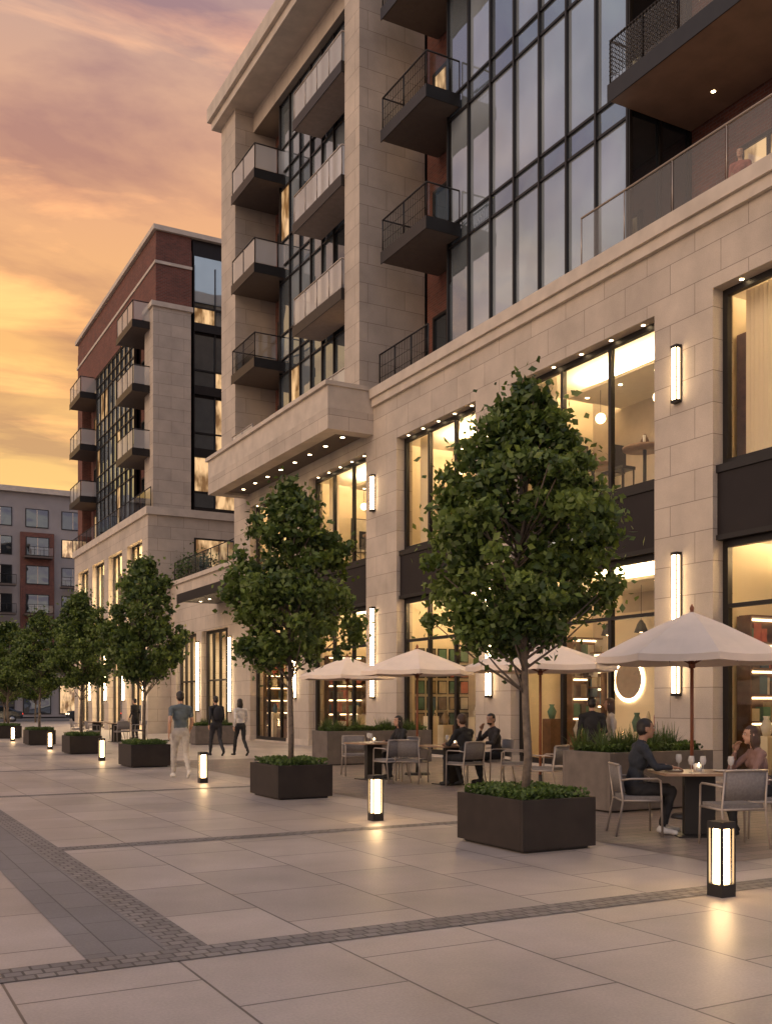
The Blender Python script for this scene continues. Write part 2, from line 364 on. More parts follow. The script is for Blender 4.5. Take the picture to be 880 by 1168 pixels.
for a,b in openings:
    c=(a+b)/2
    for z in (9.8,4.85):
        it.box(16.5,18.9,a+.4,b-.4,z-.42,z-.34,'ceil')
        for i in range(4):
            for xx in (16.9,18.4): it.disc((xx,a+.7+(b-a-1.4)*i/3,z-.423),0.05,'spot')
    area('cove_light',(17.7,c,9.48),2.0,3.4,880,B1,up=True)
    area('cove_light',(17.7,c,4.53),2.0,3.4,1050,B1,up=True)
    n=14
    vs=[];fs=[]
    for i in range(n):
        yy=b-.15-0.7*i/(n-1); xx=15.75+0.05*(i%2)
        vs+=[(xx,yy,6.3),(xx,yy,9.7)]
    for i in range(n-1): fs.append((2*i,2*i+2,2*i+3,2*i+1))
    it.add(vs,fs,'cream')
    for q in (-1.3,.4,1.6): pict(19.6,c+q,7.4,.8,1.1,random.choice(rc))
    for q in (-1.2,0,1.2):
        it.tube([(17.0,c+q,4.4),(17.0,c+q,3.55)],.008,'dark',n=4); it.tube([(17.0,c+q,3.55),(17.0,c+q,3.45),(17.0,c+q,3.25)],[.03,.1,.17],'dark',n=14,cap=False); it.ell((17.0,c+q,3.3),.06,'ledsoft')
    for q in (-1.0,1.0):
        it.tube([(16.6,c+q,9.3),(16.6,c+q,8.7)],.008,'dark',n=4); it.ell((16.6,c+q,8.6),.13,'ledsoft')
    # window display plinths with vases just behind the glass
    for i in range(5):
        yy=a+.5+(b-a-1.0)*i/4; hh=random.choice([.7,.9,1.15])
        it.box(15.75,16.1,yy-.17,yy+.17,.05,hh,random.choice(['cream','wood']))
        k=random.choice(rc); v=random.uniform(.25,.45)
        it.tube([(15.92,yy,hh),(15.92,yy,hh+v*.5),(15.92,yy,hh+v*.85),(15.92,yy,hh+v)],[.07,.12,.05,.07],k,n=12)
for (y0,y1) in ((23.6,25.2),(30.2,31.6),(37.0,38.6),(36.0,36.9),(11.3,12.5)): shelf(19.2,y0,y1,0.1,3.2,6)
shelf(17.9,20.9,21.6,0.1,2.9,6)
vs=[];fs=[];n=32
for j in range(n):
    t=2*math.pi*j/n
    for r in (.5,.57): vs.append((18.0,19.95+r*math.cos(t),2.15+r*math.sin(t)))
for j in range(n): fs.append((2*j,2*j+1,(2*j+3)%(2*n),(2*j+2)%(2*n)))
it.add(vs,fs,'led')
it.add([(18.01,19.95+.5*math.cos(2*math.pi*j/n),2.15+.5*math.sin(2*math.pi*j/n)) for j in range(n)],[tuple(range(n))],'slab_light')
it.box(18.03,18.2,18.9,20.8,.05,3.9,'cream')
for y in (10.5,17.5,24.5,31,37):
    it.box(16.9,17.5,y-.9,y+.9,.05,.95,'wood')
    for q in range(7): it.tube([(17.1,y-.75+q*.25,.95),(17.1,y-.75+q*.25,1.0+random.uniform(.1,.3)),(17.1,y-.75+q*.25,1.35)],[.05,.05,.015],random.choice(rc),n=8)
for y,x in ((17.3,16.1),(19.2,16.2),(12.6,16.3),(10.8,16.6),(24.2,16.3),(30.8,16.4)):
    it.tube([(x,y,7.3),(x,y,7.36)],.5,'tabletop',n=20); it.tube([(x,y,6.3),(x,y,7.3)],.04,'dark')
    for s in (-1,1):
        yy=y+s*.72
        it.box(x-.2,x+.2,yy-.2,yy+.2,6.98,7.05,'dark'); it.box(x-.2,x+.2,yy+s*.18,yy+s*.23,7.05,7.62,'dark')
        for dx in (-.17,.17):
            for dy in (-.17,.17): it.tube([(x+dx,yy+dy,6.3),(x+dx,yy+dy,7.0)],.02,'dark',n=5)
    it.tube([(x,y,7.36),(x,y,7.5),(x,y,7.66)],[.06,.1,.03],'wood')
    it.tube([(x+.2,y+.2,7.36),(x+.2,y+.2,7.56)],[.03,.035],'white'); it.tube([(x-.2,y-.2,7.36),(x-.2,y-.2,7.56)],[.03,.035],'white')
it.build('interior',B1)
cu=bpy.data.curves.new('sign_letters','FONT'); cu.body='H A R V E S T'; cu.size=0.42; cu.extrude=0.015
so=bpy.data.objects.new('sign_letters',cu); COL.objects.link(so); so.data.materials.append(emitter('sign_face',(1,.9,.75),1.3))
so.location=(W+0.09,19.9,5.22); so.rotation_euler=(math.pi/2,0,-math.pi/2); so.parent=B1; so.matrix_parent_inverse=B1.matrix_world.inverted()

# canopy
cp=MB()
cp.box(13.4,15.0,28.4,39.9,10.75,11.46,'stone_plain'); cp.box(13.4,13.9,28.4,39.9,10.1,10.747,'stone')
cp.box(13.902,14.998,28.4,28.9,10.1,10.747,'stone'); cp.box(13.902,14.998,39.4,39.9,10.1,10.747,'stone')
cp.box(13.3,15.2,28.35,40.0,11.463,11.6,'stone_plain')
cp.box(13.903,14.997,28.903,39.397,10.2,10.4,'slab')
for i in range(8):
    cp.disc((14.45,29.5+i*1.3,10.197),.07,'spot')
cp.build('portico_canopy',B1)
cp=MB()
cp.box(13.2,15.0,36.0,43.4,6.0,6.25,'bronze'); cp.box(13.15,13.2,35.95,43.45,5.92,6.33,'bronze'); cp.box(13.2,15.0,35.95,35.998,5.92,6.33,'bronze')
for i in range(6): cp.disc((14.0,36.7+i*1.2,5.997),.06,'spot')
cp.build('entrance_canopy',B1)

# tower
tw=MB(); gl=MB(); bal=MB()
ROOF=26.2
LV=[15.0,18.7,22.4]; LR=[15.55,19.35,23.15]
tw.box(14.5,16.5,39.7,41.4,11.5,ROOF,'stone')
tw.box(14.5,16.9,28.4,29.45,11.5,ROOF,'stone')
curtain(gl,15.6,29.45,37.4,11.5,25.4,8,LV,qs=(-.42,.22,1.2),weights=(.4,.4,.2),litp=.08)
tw.box(15.7,17,29.46,37.3,11.5,25.4,'panel')
tw.box(16.3,16.6,37.4,39.7,11.5,ROOF,'brick'); 
tw.box(15.65,16.29,37.3,37.42,11.5,ROOF,'bronze')
for z in [11.5]+LV:
    window_x(gl,16.27,37.9,39.3,z+.05,z+2.5,nm=1,g=random.choice(['cw3','cwlit','cw3']))
tw.box(17.0,17.3,25.6,28.4,11.5,ROOF,'brick')
tw.box(16.1,17.0,25.5,25.62,11.5,ROOF,'bronze')
for z in [11.5]+LR: window_x(gl,16.95,26.2,27.9,z+.05,z+2.5,nm=1,g=random.choice(['cw3','cwlit']))
curtain(gl,16.1,17.8,25.6,11.5,ROOF,7,LR,litp=0.0,weights=(.80,.20,.0))
tw.box(16.2,17.9,17.9,25.48,11.5,ROOF,'panel')
for a,b in zip([11.5]+LR,LR+[ROOF]):
    gl.quad([(16.1,17.795,a),(18,17.795,a),(18,17.795,b),(16.1,17.795,b)],'cw3')
    gl.box(16.05,18,17.73,17.79,a-.08,a+.08,'bronze')
for x in (16.06,17.0,17.95): gl.box(x-.03,x+.03,17.72,17.79,11.5,ROOF,'bronze')
tw.box(18.0,18.3,0.2,17.8,11.5,ROOF,'brick')
for z in [11.5]+LR:
    for y0,y1 in ((14.6,16.2),(9.8,13.0),(4.5,7.5)):
        window_x(gl,17.95,y0,y1,z+.05,z+2.6,nm=1,g='cwlit' if y0>9 else 'cw3')
tw.box(18.31,28,0.2,41.3,0.0,ROOF,'stone_plain')
tw.box(16.61,18.3,28.5,41.3,11.5,ROOF,'panel')
tw.box(15.56,18.3,0.2,41.1,10.96,11.44,'slab_light')
tw.box(14.15,28,28.2,41.7,ROOF+.003,ROOF+.35,'stone_plain'); tw.box(14.0,28,28.1,41.85,ROOF+.353,ROOF+.95,'stone_plain')
tw.box(15.2,28,0.1,28.08,ROOF+.003,ROOF+.9,'stone_plain')
tw.box(15.3,18,28.5,39.7,25.42,ROOF,'stone')
for z in LV:
    balcony(bal,14.4,15.5,29.48,33.4,z,slab='slab_light',g='frost',post='cframe')
    balcony(bal,14.3,16.25,37.0,39.55,z,front='bars' if z<16 else 'glass',side='glass',g='frost' if z>16 else 'railglass')
for z in LR: balcony(bal,14.9,16.05,24.95,27.65,z,front='bars',side='glass')
for z in LR: bal.box(16.05,16.95,25.7,27.65,z-.28,z,'slab')
glass_rail(bal,[(14.55,33.4),(14.55,29.5)],11.6,h=.9,g='frost',post='cframe')
glass_rail(bal,[(14.3,39.5),(14.3,37.2)],11.6,h=.9,g='frost',post='cframe')
glass_rail(bal,[(15.12,28.2),(15.12,25.2)],11.5,h=1.1,bars=True)
for z in LR:
    balcony(bal,15.4,17.94,6.0,17.7,z,front='glass',side='bars',slab='soffit',t=.32,g='haze')
    for i in range(5): bal.disc((17.2,7.5+i*2.2,z-.323),.05,'spot')  # invented downlights, added to lift the dark balcony underside
glass_rail(bal,[(15.1,18.3),(15.1,1.0)],11.5,h=1.25,step=1.5,post='cframe',g='haze')
tw.build('tower_walls',B1); gl.build('tower_glazing',B1); bal.build('balconies',B1)
lt=MB()
for z in LR[:1]:
    for i in range(26):
        y=17.65-i*.1
        if y<15.6: break
        for j in range(9):
            zz=z+.12+j*.1
            lt.tube([(15.36,y,zz),(15.36,y-.1,zz+.1)],.008,'bronze',n=4); lt.tube([(15.36,y-.1,zz),(15.36,y,zz+.1)],.008,'bronze',n=4)
lt.build('balcony_lattice',B1)

# link podium
B1b=empty('link_pavilion',(18,46,0)); lk=MB()
lk.box(15,15.5,41.2,50.5,4.9,7.5,'stone'); lk.box(14.9,15.6,41.2,50.5,7.503,7.7,'stone_plain')
lk.box(15.5,20,41.2,50.5,7.2,7.45,'slab_light')
for a,b in ((41.2,42.0),(45.6,46.4),(49.7,50.5)): lk.box(15,15.5,a,b,0,4.9,'stone')
for a,b in ((42.0,45.6),(46.4,49.7)): window_x(lk,15.3,a,b,.02,4.9,nm=3,trans=(2.6,),fw=.13)
glass_rail(lk,[(15.15,50.4),(15.15,41.3)],7.7,h=1.0)
lk.box(19.5,19.7,41.3,50.5,0,7,'cream'); lk.box(15.5,19.5,41.3,50.5,5.2,5.3,'ceil'); lk.box(15.5,19.5,41.3,50.5,0,.03,'floor_in')
lk.build('pavilion_walls',B1b); area('pavilion_light',(17.2,46,4.9),3,7,520,B1b)
for y in (41.6,46.0): tall_light(B1b,15,y,1.2,4.4)

# ------------------------------------------------------------------ BUILDING 2
B2=empty('brick_apartment_building',(19,60,0)); w2=MB(); g2=MB()
X2=13.8
py=[]; y=50.5
while y<71.5: py.append(y); y+=4.2
for y in py: w2.box(X2,X2+.6,y,y+1.1,0,10.0,'stone')
w2.box(X2,X2+.6,50.5,py[-1]+1.1,10.0,11.1,'stone'); w2.box(X2-.12,X2+.9,50.35,py[-1]+1.2,11.103,11.5,'stone_plain')
w2.box(X2+.601,26,50.5,50.9,0,11.1,'stone'); w2.box(X2+.9,26,50.35,50.9,11.103,11.5,'stone_plain')
w2.box(16.2,18.4,50.46,50.498,8.3,10.1,'bronze'); g2.quad([(16.3,50.45,8.4),(18.3,50.45,8.4),(18.3,50.45,10),(16.3,50.45,10)],'cwlit')
for a,b in zip(py[:-1],py[1:]):
    g2.box(X2+.15,X2+.5,a+1.102,b-.002,4.7,5.9,'panel')
    window_x(g2,X2+.35,a+1.1,b,.05,4.697,nm=2,trans=(3.4,)); window_x(g2,X2+.35,a+1.1,b,5.903,9.99,nm=2)
    tall_light(B2,X2,a+.55,1.7,4.4)
w2.box(18,18.2,51,py[-1],0,10,'cream'); w2.box(X2+.61,18,51,py[-1],5.0,5.6,'ceil'); w2.box(X2+.61,18,51,py[-1],10.0,10.4,'ceil'); w2.box(X2+.61,18,51,py[-1],0,.04,'floor_in')
for y in (54,60,66):
    area('podium_light',(16.2,y,4.8),2,4,800,B2); area('podium_light',(16.2,y,9.8),2,4,900,B2)
w2.box(18.21,26,50.9,py[-1]+1,0,11.1,'stone_plain'); w2.box(X2+.61,18.3,50.91,py[-1]+1,10.5,11.1,'stone_plain')
L2=[11.5,14.6,17.9,21.2]
w2.box(14.2,16.2,51.0,52.6,11.5,21.9,'stone'); w2.box(14.1,16.3,50.9,52.7,21.903,22.15,'stone_plain')
w2.box(14.4,16.3,51.2,70.3,22.153,25.2,'brick'); w2.box(14.42,16.28,51.22,70.28,25.203,25.9,'brick')
w2.box(14.34,16.32,51.14,70.4,24.2,24.35,'stone_plain')
w2.box(14.25,26,51.05,70.5,25.903,26.15,'stone_plain'); w2.box(16.4,26,51.3,70.2,11.5,25.9,'panel')
w2.box(14.4,16.38,68.9,70.3,11.5,22.15,'brick'); w2.box(14.8,16.38,52.7,55.6,11.5,22.15,'brick'); w2.box(15.0,16.38,64.8,68.9,11.5,22.15,'brick')
w2.box(14.7,16.3,55.6,64.8,11.5,22.15,'panel')
curtain(g2,14.5,55.6,64.8,11.5,22.1,9,[14.6,17.9,21.2],litp=.1,weights=(.75,.25,.0),qs=(-.42,.22,1.2))
for z in L2:
    for i in range(3):
        x=16.45+i*1.15
        for (za_,zb_) in ((z+.35,z+1.1),(z+1.18,z+3.0)):
            g2.quad([(x,51.25,za_),(x+1.1,51.25,za_),(x+1.1,51.25,zb_),(x,51.25,zb_)],random.choice(['cw3','cw2','cwlit','cwlit','cw3']))
        g2.box(x-.05,x,51.15,51.29,z,z+3.3,'bronze')
    g2.box(16.4,20,51.17,51.28,z+1.1,z+1.18,'bronze')
    g2.box(16.4,20,51.12,51.28,z-.15,z+.3,'bronze')
    window_x(g2,14.77,53.2,55.2,z+.05,z+2.4,nm=1,g='cw3'); window_x(g2,14.97,65.4,67.8,z+.05,z+2.4,nm=1,g=random.choice(['cw3','cwlit']))
    if z>12:
        balcony(g2,13.3,14.78,51.6,54.9,z,slab='slab',g='frost'); balcony(g2,13.5,14.98,65.2,68.4,z,slab='slab',g='frost')
g2.quad([(16.45,51.2,22.6),(18.2,51.2,22.6),(18.2,51.2,25.0),(16.45,51.2,25.0)],'cw1'); g2.quad([(18.3,51.2,22.6),(20,51.2,22.6),(20,51.2,25.0),(18.3,51.2,25.0)],'cw2')
glass_rail(g2,[(14.0,70),(14.0,50.7)],11.5)
w2.build('walls',B2); g2.build('glazing_and_balconies',B2)

# ------------------------------------------------------------------ BUILDING 3
B3=empty('distant_apartment_block',(8,125,0)); w3=MB()
Y3=118
w3.box(-45,30,Y3,Y3+20,0,25,'grey3'); w3.box(-45.4,30.4,Y3-.5,Y3+20,25.003,25.6,'stone_plain')
x=-44.5; bi=0
while x<28:
    br=(bi%2==0)
    if br: w3.box(x,x+3.6,Y3-.35,Y3-.002,4.8,20.6,'brick')
    for f in range(6):
        z=5.2+f*3.2
        if z>22.5: break
        k='cwlit' if random.random()<.12 else 'cw3'
        o=.37 if (br and f<5) else .02
        w3.box(x+.55,x+3.05,Y3-o-.03,Y3-o,z,z+2.1,'bronze'); 
        w3.quad([(x+.65,Y3-o-.04,z+.1),(x+2.95,Y3-o-.04,z+.1),(x+2.95,Y3-o-.04,z+2.0),(x+.65,Y3-o-.04,z+2.0)],k)
        w3.box(x+1.75,x+1.85,Y3-o-.07,Y3-o-.041,z+.1,z+2.0,'stone_plain')
        if (br and f%2==0) or (not br and f<4):
            w3.box(x+.3,x+3.3,Y3-1.5,Y3-.4,z-.35,z-.15,'slab')
            glass_rail(w3,[(x+.3,Y3-1.5),(x+3.3,Y3-1.5)],z-.15,h=1.0,bars=False)
    w3.box(x+.3,x+3.3,Y3-.1,Y3-.05,.3,3.6,'bronze'); w3.quad([(x+.4,Y3-.12,.4),(x+3.2,Y3-.12,.4),(x+3.2,Y3-.12,3.5),(x+.4,Y3-.12,3.5)],'cwlit' if random.random()<.6 else 'cw3')
    x+=3.9; bi+=1
w3.box(-45,30,Y3-.6,Y3-.36,3.9,4.6,'stone_plain')
w3.build('block_walls',B3)

# ------------------------------------------------------------------ ground
def sheet(name,x0,x1,y0,y1,z,k,parent=None):
    mb=MB(); mb.quad([(x0,y0,z),(x1,y0,z),(x1,y1,z),(x0,y1,z)],k); return mb.build(name)
sheet('ground',-800,800,-800,800,-0.13,'ground')
sheet('road',-60,60,88,104,-0.12,'asphalt')
mb=MB(); mb.box(-60,60,-40,86,-0.125,0.0,'paver'); mb.build('plaza_pavement')
mb=MB(); mb.box(-60,60,86.0,86.25,-0.125,0.01,'stone_plain'); mb.build('kerb')
mb=MB()
for i in range(14): mb.quad([(-40+i*6,95.9,-.116),(-37+i*6,95.9,-.116),(-37+i*6,96.05,-.116),(-40+i*6,96.05,-.116)],'white')
mb.build('road_markings')
mb=MB()
mb.quad([(-20,5.9,.004),(15,5.9,.004),(15,6.2,.004),(-20,6.2,.004)],'cobble')
mb.quad([(2.08,10.9,.004),(7.4,10.9,.004),(7.4,11.15,.004),(2.08,11.15,.004)],'cobble')
for y in (17.5,24,31,38): mb.quad([(2.08,y,.004),(7.4,y,.004),(7.4,y+.25,.004),(2.08,y+.25,.004)],'cobble')
mb.quad([(1.83,6.2,.004),(2.08,6.2,.004),(2.08,80,.004),(1.83,80,.004)],'cobble')
mb.build('cobble_band')
mb=MB(); mb.quad([(1.32,6.2,.004),(1.83,6.2,.004),(1.83,80,.004),(1.32,80,.004)],'darkpaver'); 
mb.quad([(-3.5,11.3,.004),(1.32,11.3,.004),(1.32,12.3,.004),(-3.5,12.3,.004)],'darkpaver'); mb.build('dark_paving_band')
mb=MB(); mb.quad([(7.45,7.0,.004),(15,7.0,.004),(15,26.5,.004),(7.45,26.5,.004)],'seatpaver'); mb.build('terrace_paving')

# ------------------------------------------------------------------ vegetation
def leafmesh(name,C,size,tint,mat,up=0.35,parent=None,long=1.6):
    n=len(C)
    d=RNG.normal(size=(n,3)); d/=np.linalg.norm(d,axis=1)[:,None]
    e=RNG.normal(size=(n,3)); e[:,2]*=(1-up); s=np.cross(d,e); s/=np.linalg.norm(s,axis=1)[:,None]
    nn=np.cross(s,d)
    sz=(size*RNG.uniform(.65,1.3,n))[:,None]
    a=C-d*sz*long/2; b=C+s*sz*.5+nn*sz*.12; c=C+d*sz*long/2; e2=C-s*sz*.5+nn*sz*.12
    V=np.stack([a,b,c,e2],1).reshape(-1,3)
    me=bpy.data.meshes.new(name)
    me.vertices.add(4*n); me.vertices.foreach_set('co',V.ravel().astype(np.float32))
    idx=np.arange(n)*4
    F=np.stack([idx,idx+1,idx+2,idx,idx+2,idx+3],1).reshape(-1)
    me.loops.add(6*n); me.loops.foreach_set('vertex_index',F.astype(np.int32))
    me.polygons.add(2*n); me.polygons.foreach_set('loop_start',(np.arange(2*n)*3).astype(np.int32)); me.polygons.foreach_set('loop_total',np.full(2*n,3,np.int32))
    me.update(calc_edges=True); me.validate()
    at=me.attributes.new('tint','FLOAT','POINT'); at.data.foreach_set('value',np.repeat(np.clip(tint,0,1),4).astype(np.float32))
    me.materials.append(mat)
    o=bpy.data.objects.new(name,me); COL.objects.link(o)
    return o
def width_at(t):
    return np.interp(t,[0,.08,.22,.4,.6,.8,.92,1.0],[.50,.88,1.0,.97,.80,.55,.33,.08])
def make_tree_meshes(seed,H=5.1,z0=2.3,R=1.08,nleaf=15000):
    rng=np.random.default_rng(seed)
    tr=MB()
    pts=[Vector((0,0,.45))]; 
    for i in range(1,9):
        z=.45+(H*.93-.45)*i/8; pts.append(Vector((rng.normal()*.012*i**.5,rng.normal()*.012*i**.5,z)))
    tr.tube(pts,[.052*(1-.1*i) for i in range(9)],'bark',n=10)
    def axis(z):
        t=(z-.45)/(H*.93-.45)*8; i=int(max(0,min(7,t))); return pts[i].lerp(pts[i+1],t-i)
    cl=[]
    nc=200
    for i in range(nc):
        t=rng.uniform(0,1)**0.95; ang=i*2.399+rng.normal()*.4
        w=float(width_at(t))*R*(1+.16*math.sin(3*ang+seed)*math.cos(6*t+seed)); rr=w*rng.uniform(.05,1.0)**.45*(1+rng.normal()*.09)
        z=z0+t*(H-z0)-.05+rng.normal()*.05
        c=Vector((math.cos(ang)*rr,math.sin(ang)*rr,z))
        cl.append((c,rng.uniform(.09,.20)*(1-.3*t),rng.uniform(.05,.9)))
        zs=max(1.6,z-.25-rr*.55); b=axis(min(zs,H*.9))
        if i%3==0:
            mid=b.lerp(c,.5)+Vector((0,0,-.05*rr)); tr.tube([b,mid,c],[.018*(1-.4*t),.011,.005],'bark',n=5)
    w=np.array([c[1]**2.0 for c in cl]); w/=w.sum()
    ids=rng.choice(nc,nleaf,p=w)
    cc=np.array([tuple(c[0]) for c in cl]); rad=np.array([c[1] for c in cl]); tt=np.array([c[2] for c in cl])
    off=rng.normal(size=(nleaf,3)); off/=np.linalg.norm(off,axis=1)[:,None]; off*=(rng.uniform(0,1,nleaf)**.5)[:,None]
    off[:,2]*=.75
    C=cc[ids]+off*rad[ids][:,None]*1.3
    ns=nleaf//4; C[:ns]+=rng.normal(size=(ns,3))*.11
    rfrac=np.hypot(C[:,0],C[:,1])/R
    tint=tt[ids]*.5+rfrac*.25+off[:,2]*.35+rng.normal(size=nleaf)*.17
    return tr,C,tint
templates=[]
for s,nl in ((3,23000),(8,16500),(21,14000)): templates.append(make_tree_meshes(s,nleaf=nl))
def planter_box(mb,hx,hy,h,k,t=.05):
    mb.box(-hx,hx,-hy,-hy+t,0.03,h,k); mb.box(-hx,hx,hy-t,hy,0.03,h,k)
    mb.box(-hx,-hx+t,-hy+t,hy-t,0.03,h,k); mb.box(hx-t,hx,-hy+t,hy-t,0.03,h,k)
    mb.box(-hx+.06,hx-.06,-hy+.06,hy-.06,0,0.03,'dark'); mb.box(-hx+t,hx-t,-hy+t,hy-t,h-.1,h-.05,'soil')
def low_hedge(hx,hy,z0,z1,n,size=.035):
    C=np.stack([RNG.uniform(-hx,hx,n),RNG.uniform(-hy,hy,n),z0+(z1-z0)*RNG.uniform(0,1,n)**.5],1)
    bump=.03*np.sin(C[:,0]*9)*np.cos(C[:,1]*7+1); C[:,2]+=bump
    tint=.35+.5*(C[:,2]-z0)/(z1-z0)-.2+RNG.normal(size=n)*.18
    return C,tint
leaf_meshes={}
def place_tree(y,kind,ang,sc,planter=True,x=6.63):
    T=empty('planter_tree',(x,y,0)); tr,C,tint=templates[kind]
    if kind not in leaf_meshes:
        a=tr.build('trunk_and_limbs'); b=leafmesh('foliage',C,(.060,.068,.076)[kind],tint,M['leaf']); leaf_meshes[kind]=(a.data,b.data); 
    else:
        a=bpy.data.objects.new('trunk_and_limbs',leaf_meshes[kind][0]); b=bpy.data.objects.new('foliage',leaf_meshes[kind][1]); COL.objects.link(a); COL.objects.link(b)
    for o in (a,b): o.parent=T; o.rotation_euler[2]=ang; o.scale=(sc[0],sc[0],sc[1])
    if planter:
        P=MB(); planter_box(P,.48,.62,.55,'planter'); po=P.build('tree_planter',loc=(x,y,0),bevel=.006)
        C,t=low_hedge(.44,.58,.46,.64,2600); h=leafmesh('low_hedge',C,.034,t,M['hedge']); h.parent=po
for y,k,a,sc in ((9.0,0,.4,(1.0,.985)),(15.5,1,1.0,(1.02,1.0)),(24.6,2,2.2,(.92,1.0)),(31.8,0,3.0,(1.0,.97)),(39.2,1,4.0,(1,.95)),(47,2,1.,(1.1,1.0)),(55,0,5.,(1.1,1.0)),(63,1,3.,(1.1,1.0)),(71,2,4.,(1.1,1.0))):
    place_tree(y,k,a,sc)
for i,(x,y,s) in enumerate(((2,84,1.25),(8,85,1.3),(14,84.5,1.2),(-4,85,1.3),(20,85,1.3),(11,80,1.1))):
    T=empty('street_tree',(x,y,0))
    a=bpy.data.objects.new('trunk',leaf_meshes[i%3][0]); b=bpy.data.objects.new('foliage',leaf_meshes[i%3][1])
    for o in (a,b): COL.objects.link(o); o.parent=T; o.rotation_euler[2]=i; o.scale=(s*1.2,s*1.2,s); o.location.z=-.55*s
def strap_plants(cx,cy,n,hx,hy,z0,h):
    vs=[];fs=[];tn=[]
    for p in range(n):
        px=random.uniform(-hx,hx); py=random.uniform(-hy,hy); hh=h*random.uniform(.7,1.15)
        for b in range(34):
            a=random.uniform(0,6.283); lean=random.uniform(.15,1.0); w=.014; ln=hh*random.uniform(.8,1.1)
            dx,dy=math.cos(a),math.sin(a)
            base=len(vs)
            for q in range(5):
                t=q/4; r=lean*ln*t*.75; z=z0+ln*(t-.5*lean*t*t)
                ww=w*(1-t*.9)
                vs.append((cx+px+dx*r-dy*ww,cy+py+dy*r+dx*ww,z)); vs.append((cx+px+dx*r+dy*ww,cy+py+dy*r-dx*ww,z)); c=.25+.5*t*random.uniform(.5,1); tn+=[c,c]
            for q in range(4): fs.append((base+2*q,base+2*q+1,base+2*q+3,base+2*q+2))
    me=bpy.data.meshes.new('strap_leaf_plants'); me.from_pydata(vs,[],fs); at=me.attributes.new('tint','FLOAT','POINT'); at.data.foreach_set('value',tn)
    me.materials.append(M['blade']); o=bpy.data.objects.new('strap_leaf_plants',me); COL.objects.link(o); return o
def big_planter(x0,x1,y0,y1,h,n):
    P=MB(); planter_box(P,(x1-x0)/2,(y1-y0)/2,h,'gplanter',.07); po=P.build('concrete_planter',loc=((x0+x1)/2,(y0+y1)/2,0),bevel=.008)
    s=strap_plants(0,0,n,(x1-x0)/2-.15,(y1-y0)/2-.15,h-.08,.48); s.parent=po
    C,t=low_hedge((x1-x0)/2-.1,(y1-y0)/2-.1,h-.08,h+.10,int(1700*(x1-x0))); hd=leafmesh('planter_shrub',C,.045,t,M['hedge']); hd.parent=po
big_planter(9.5,11.5,10.9,11.95,.85,22)
big_planter(10.6,13.6,22.5,23.4,.85,26)
big_planter(11.6,13.2,36.0,36.8,.7,10)
for (x,y,z) in ((15.7,49.6,7.7),(15.8,48.4,7.7)):
    n=1500; C=RNG.normal(size=(n,3))*np.array([.35,.45,.35])+np.array([0,0,.5]); C=C[C[:,2]>0]
    o=leafmesh('terrace_shrub',C,.09,RNG.uniform(.1,.7,len(C)),M['hedge']); o.location=(x,y,z)

# ------------------------------------------------------------------ bollard lights
def bollard(x,y):
    mb=MB(); h=.078
    mb.box(-h,h,-h,h,0,.10,'dark'); mb.box(-h,h,-h,h,.545,.60,'dark')
    mb.box(-.045,.045,-.045,.045,.102,.543,'ledb')
    for sx in (-1,1):
        for sy in (-1,1): mb.box(sx*h,sx*(h-.02),sy*h,sy*(h-.02),.10,.545,'dark')
    mb.build('bollard_light',loc=(x,y,0),bevel=0)
for y in (5.83,11.75,18.9,27.4,34.9,43.0,51,59): bollard(6.24,y)

# ------------------------------------------------------------------ umbrella, chair, table
def umbrella(x,y,R,zr,za,pole='pole',rot=.2):
    mb=MB(); n=8; vs=[];fs=[]
    rings=[0.02,.35,.7,1.0]
    sub=4
    for r in rings:
        for j in range(n*sub):
            k=j//sub; a0=rot+2*math.pi*k/n; a1=rot+2*math.pi*(k+1)/n; t=(j%sub)/sub
            px=(1-t)*math.cos(a0)+t*math.cos(a1); py=(1-t)*math.sin(a0)+t*math.sin(a1)
            sag=.035*math.sin(math.pi*t)*r
            z=za-(za-zr)*(r**1.12)-sag*.6
            vs.append((px*R*r*(1-sag*.6),py*R*r*(1-sag*.6),z))
    m=n*sub
    for i in range(len(rings)-1):
        for j in range(m): fs.append((i*m+j,(i+1)*m+j,(i+1)*m+(j+1)%m,i*m+(j+1)%m))
    o=len(vs); last=(len(rings)-1)*m
    for j in range(m):
        p=vs[last+j]; vs.append((p[0]*1.002,p[1]*1.002,p[2]-.09))
    for j in range(m): fs.append((last+j,o+j,o+(j+1)%m,last+(j+1)%m))
    mb.add(vs,fs,'canvas')
    for k in range(n):
        a=rot+2*math.pi*k/n
        mb.tube([(0,0,za-.03),(math.cos(a)*R*.97,math.sin(a)*R*.97,zr-.02)],.011,pole,n=5)
        mb.tube([(0,0,zr-.12),(math.cos(a)*R*.5,math.sin(a)*R*.5,(za+zr)/2-.06)],.009,pole,n=5)
    mb.tube([(0,0,.05),(0,0,za+.02)],.024,pole,n=10); mb.tube([(0,0,za),(0,0,za+.05),(0,0,za+.1)],[.02,.03,.008],pole,n=8)
    mb.tube([(0,0,zr-.16),(0,0,zr-.08)],.045,pole,n=10)
    mb.tube([(0,0,0),(0,0,.05)],[.28,.26],'dark',n=20); mb.tube([(0,0,.05),(0,0,.3)],.035,'dark',n=10)
    mb.build('patio_umbrella',loc=(x,y,0))
umbrella(10.1,9.95,1.28,2.18,2.78,'pole',.25)
umbrella(10.8,14.2,1.32,2.20,2.66,'pole',.1)
umbrella(11.0,18.8,1.22,2.25,2.72,'pole',.3)
umbrella(11.4,23.0,1.22,2.25,2.72,'pole',.2)
chair_me=None
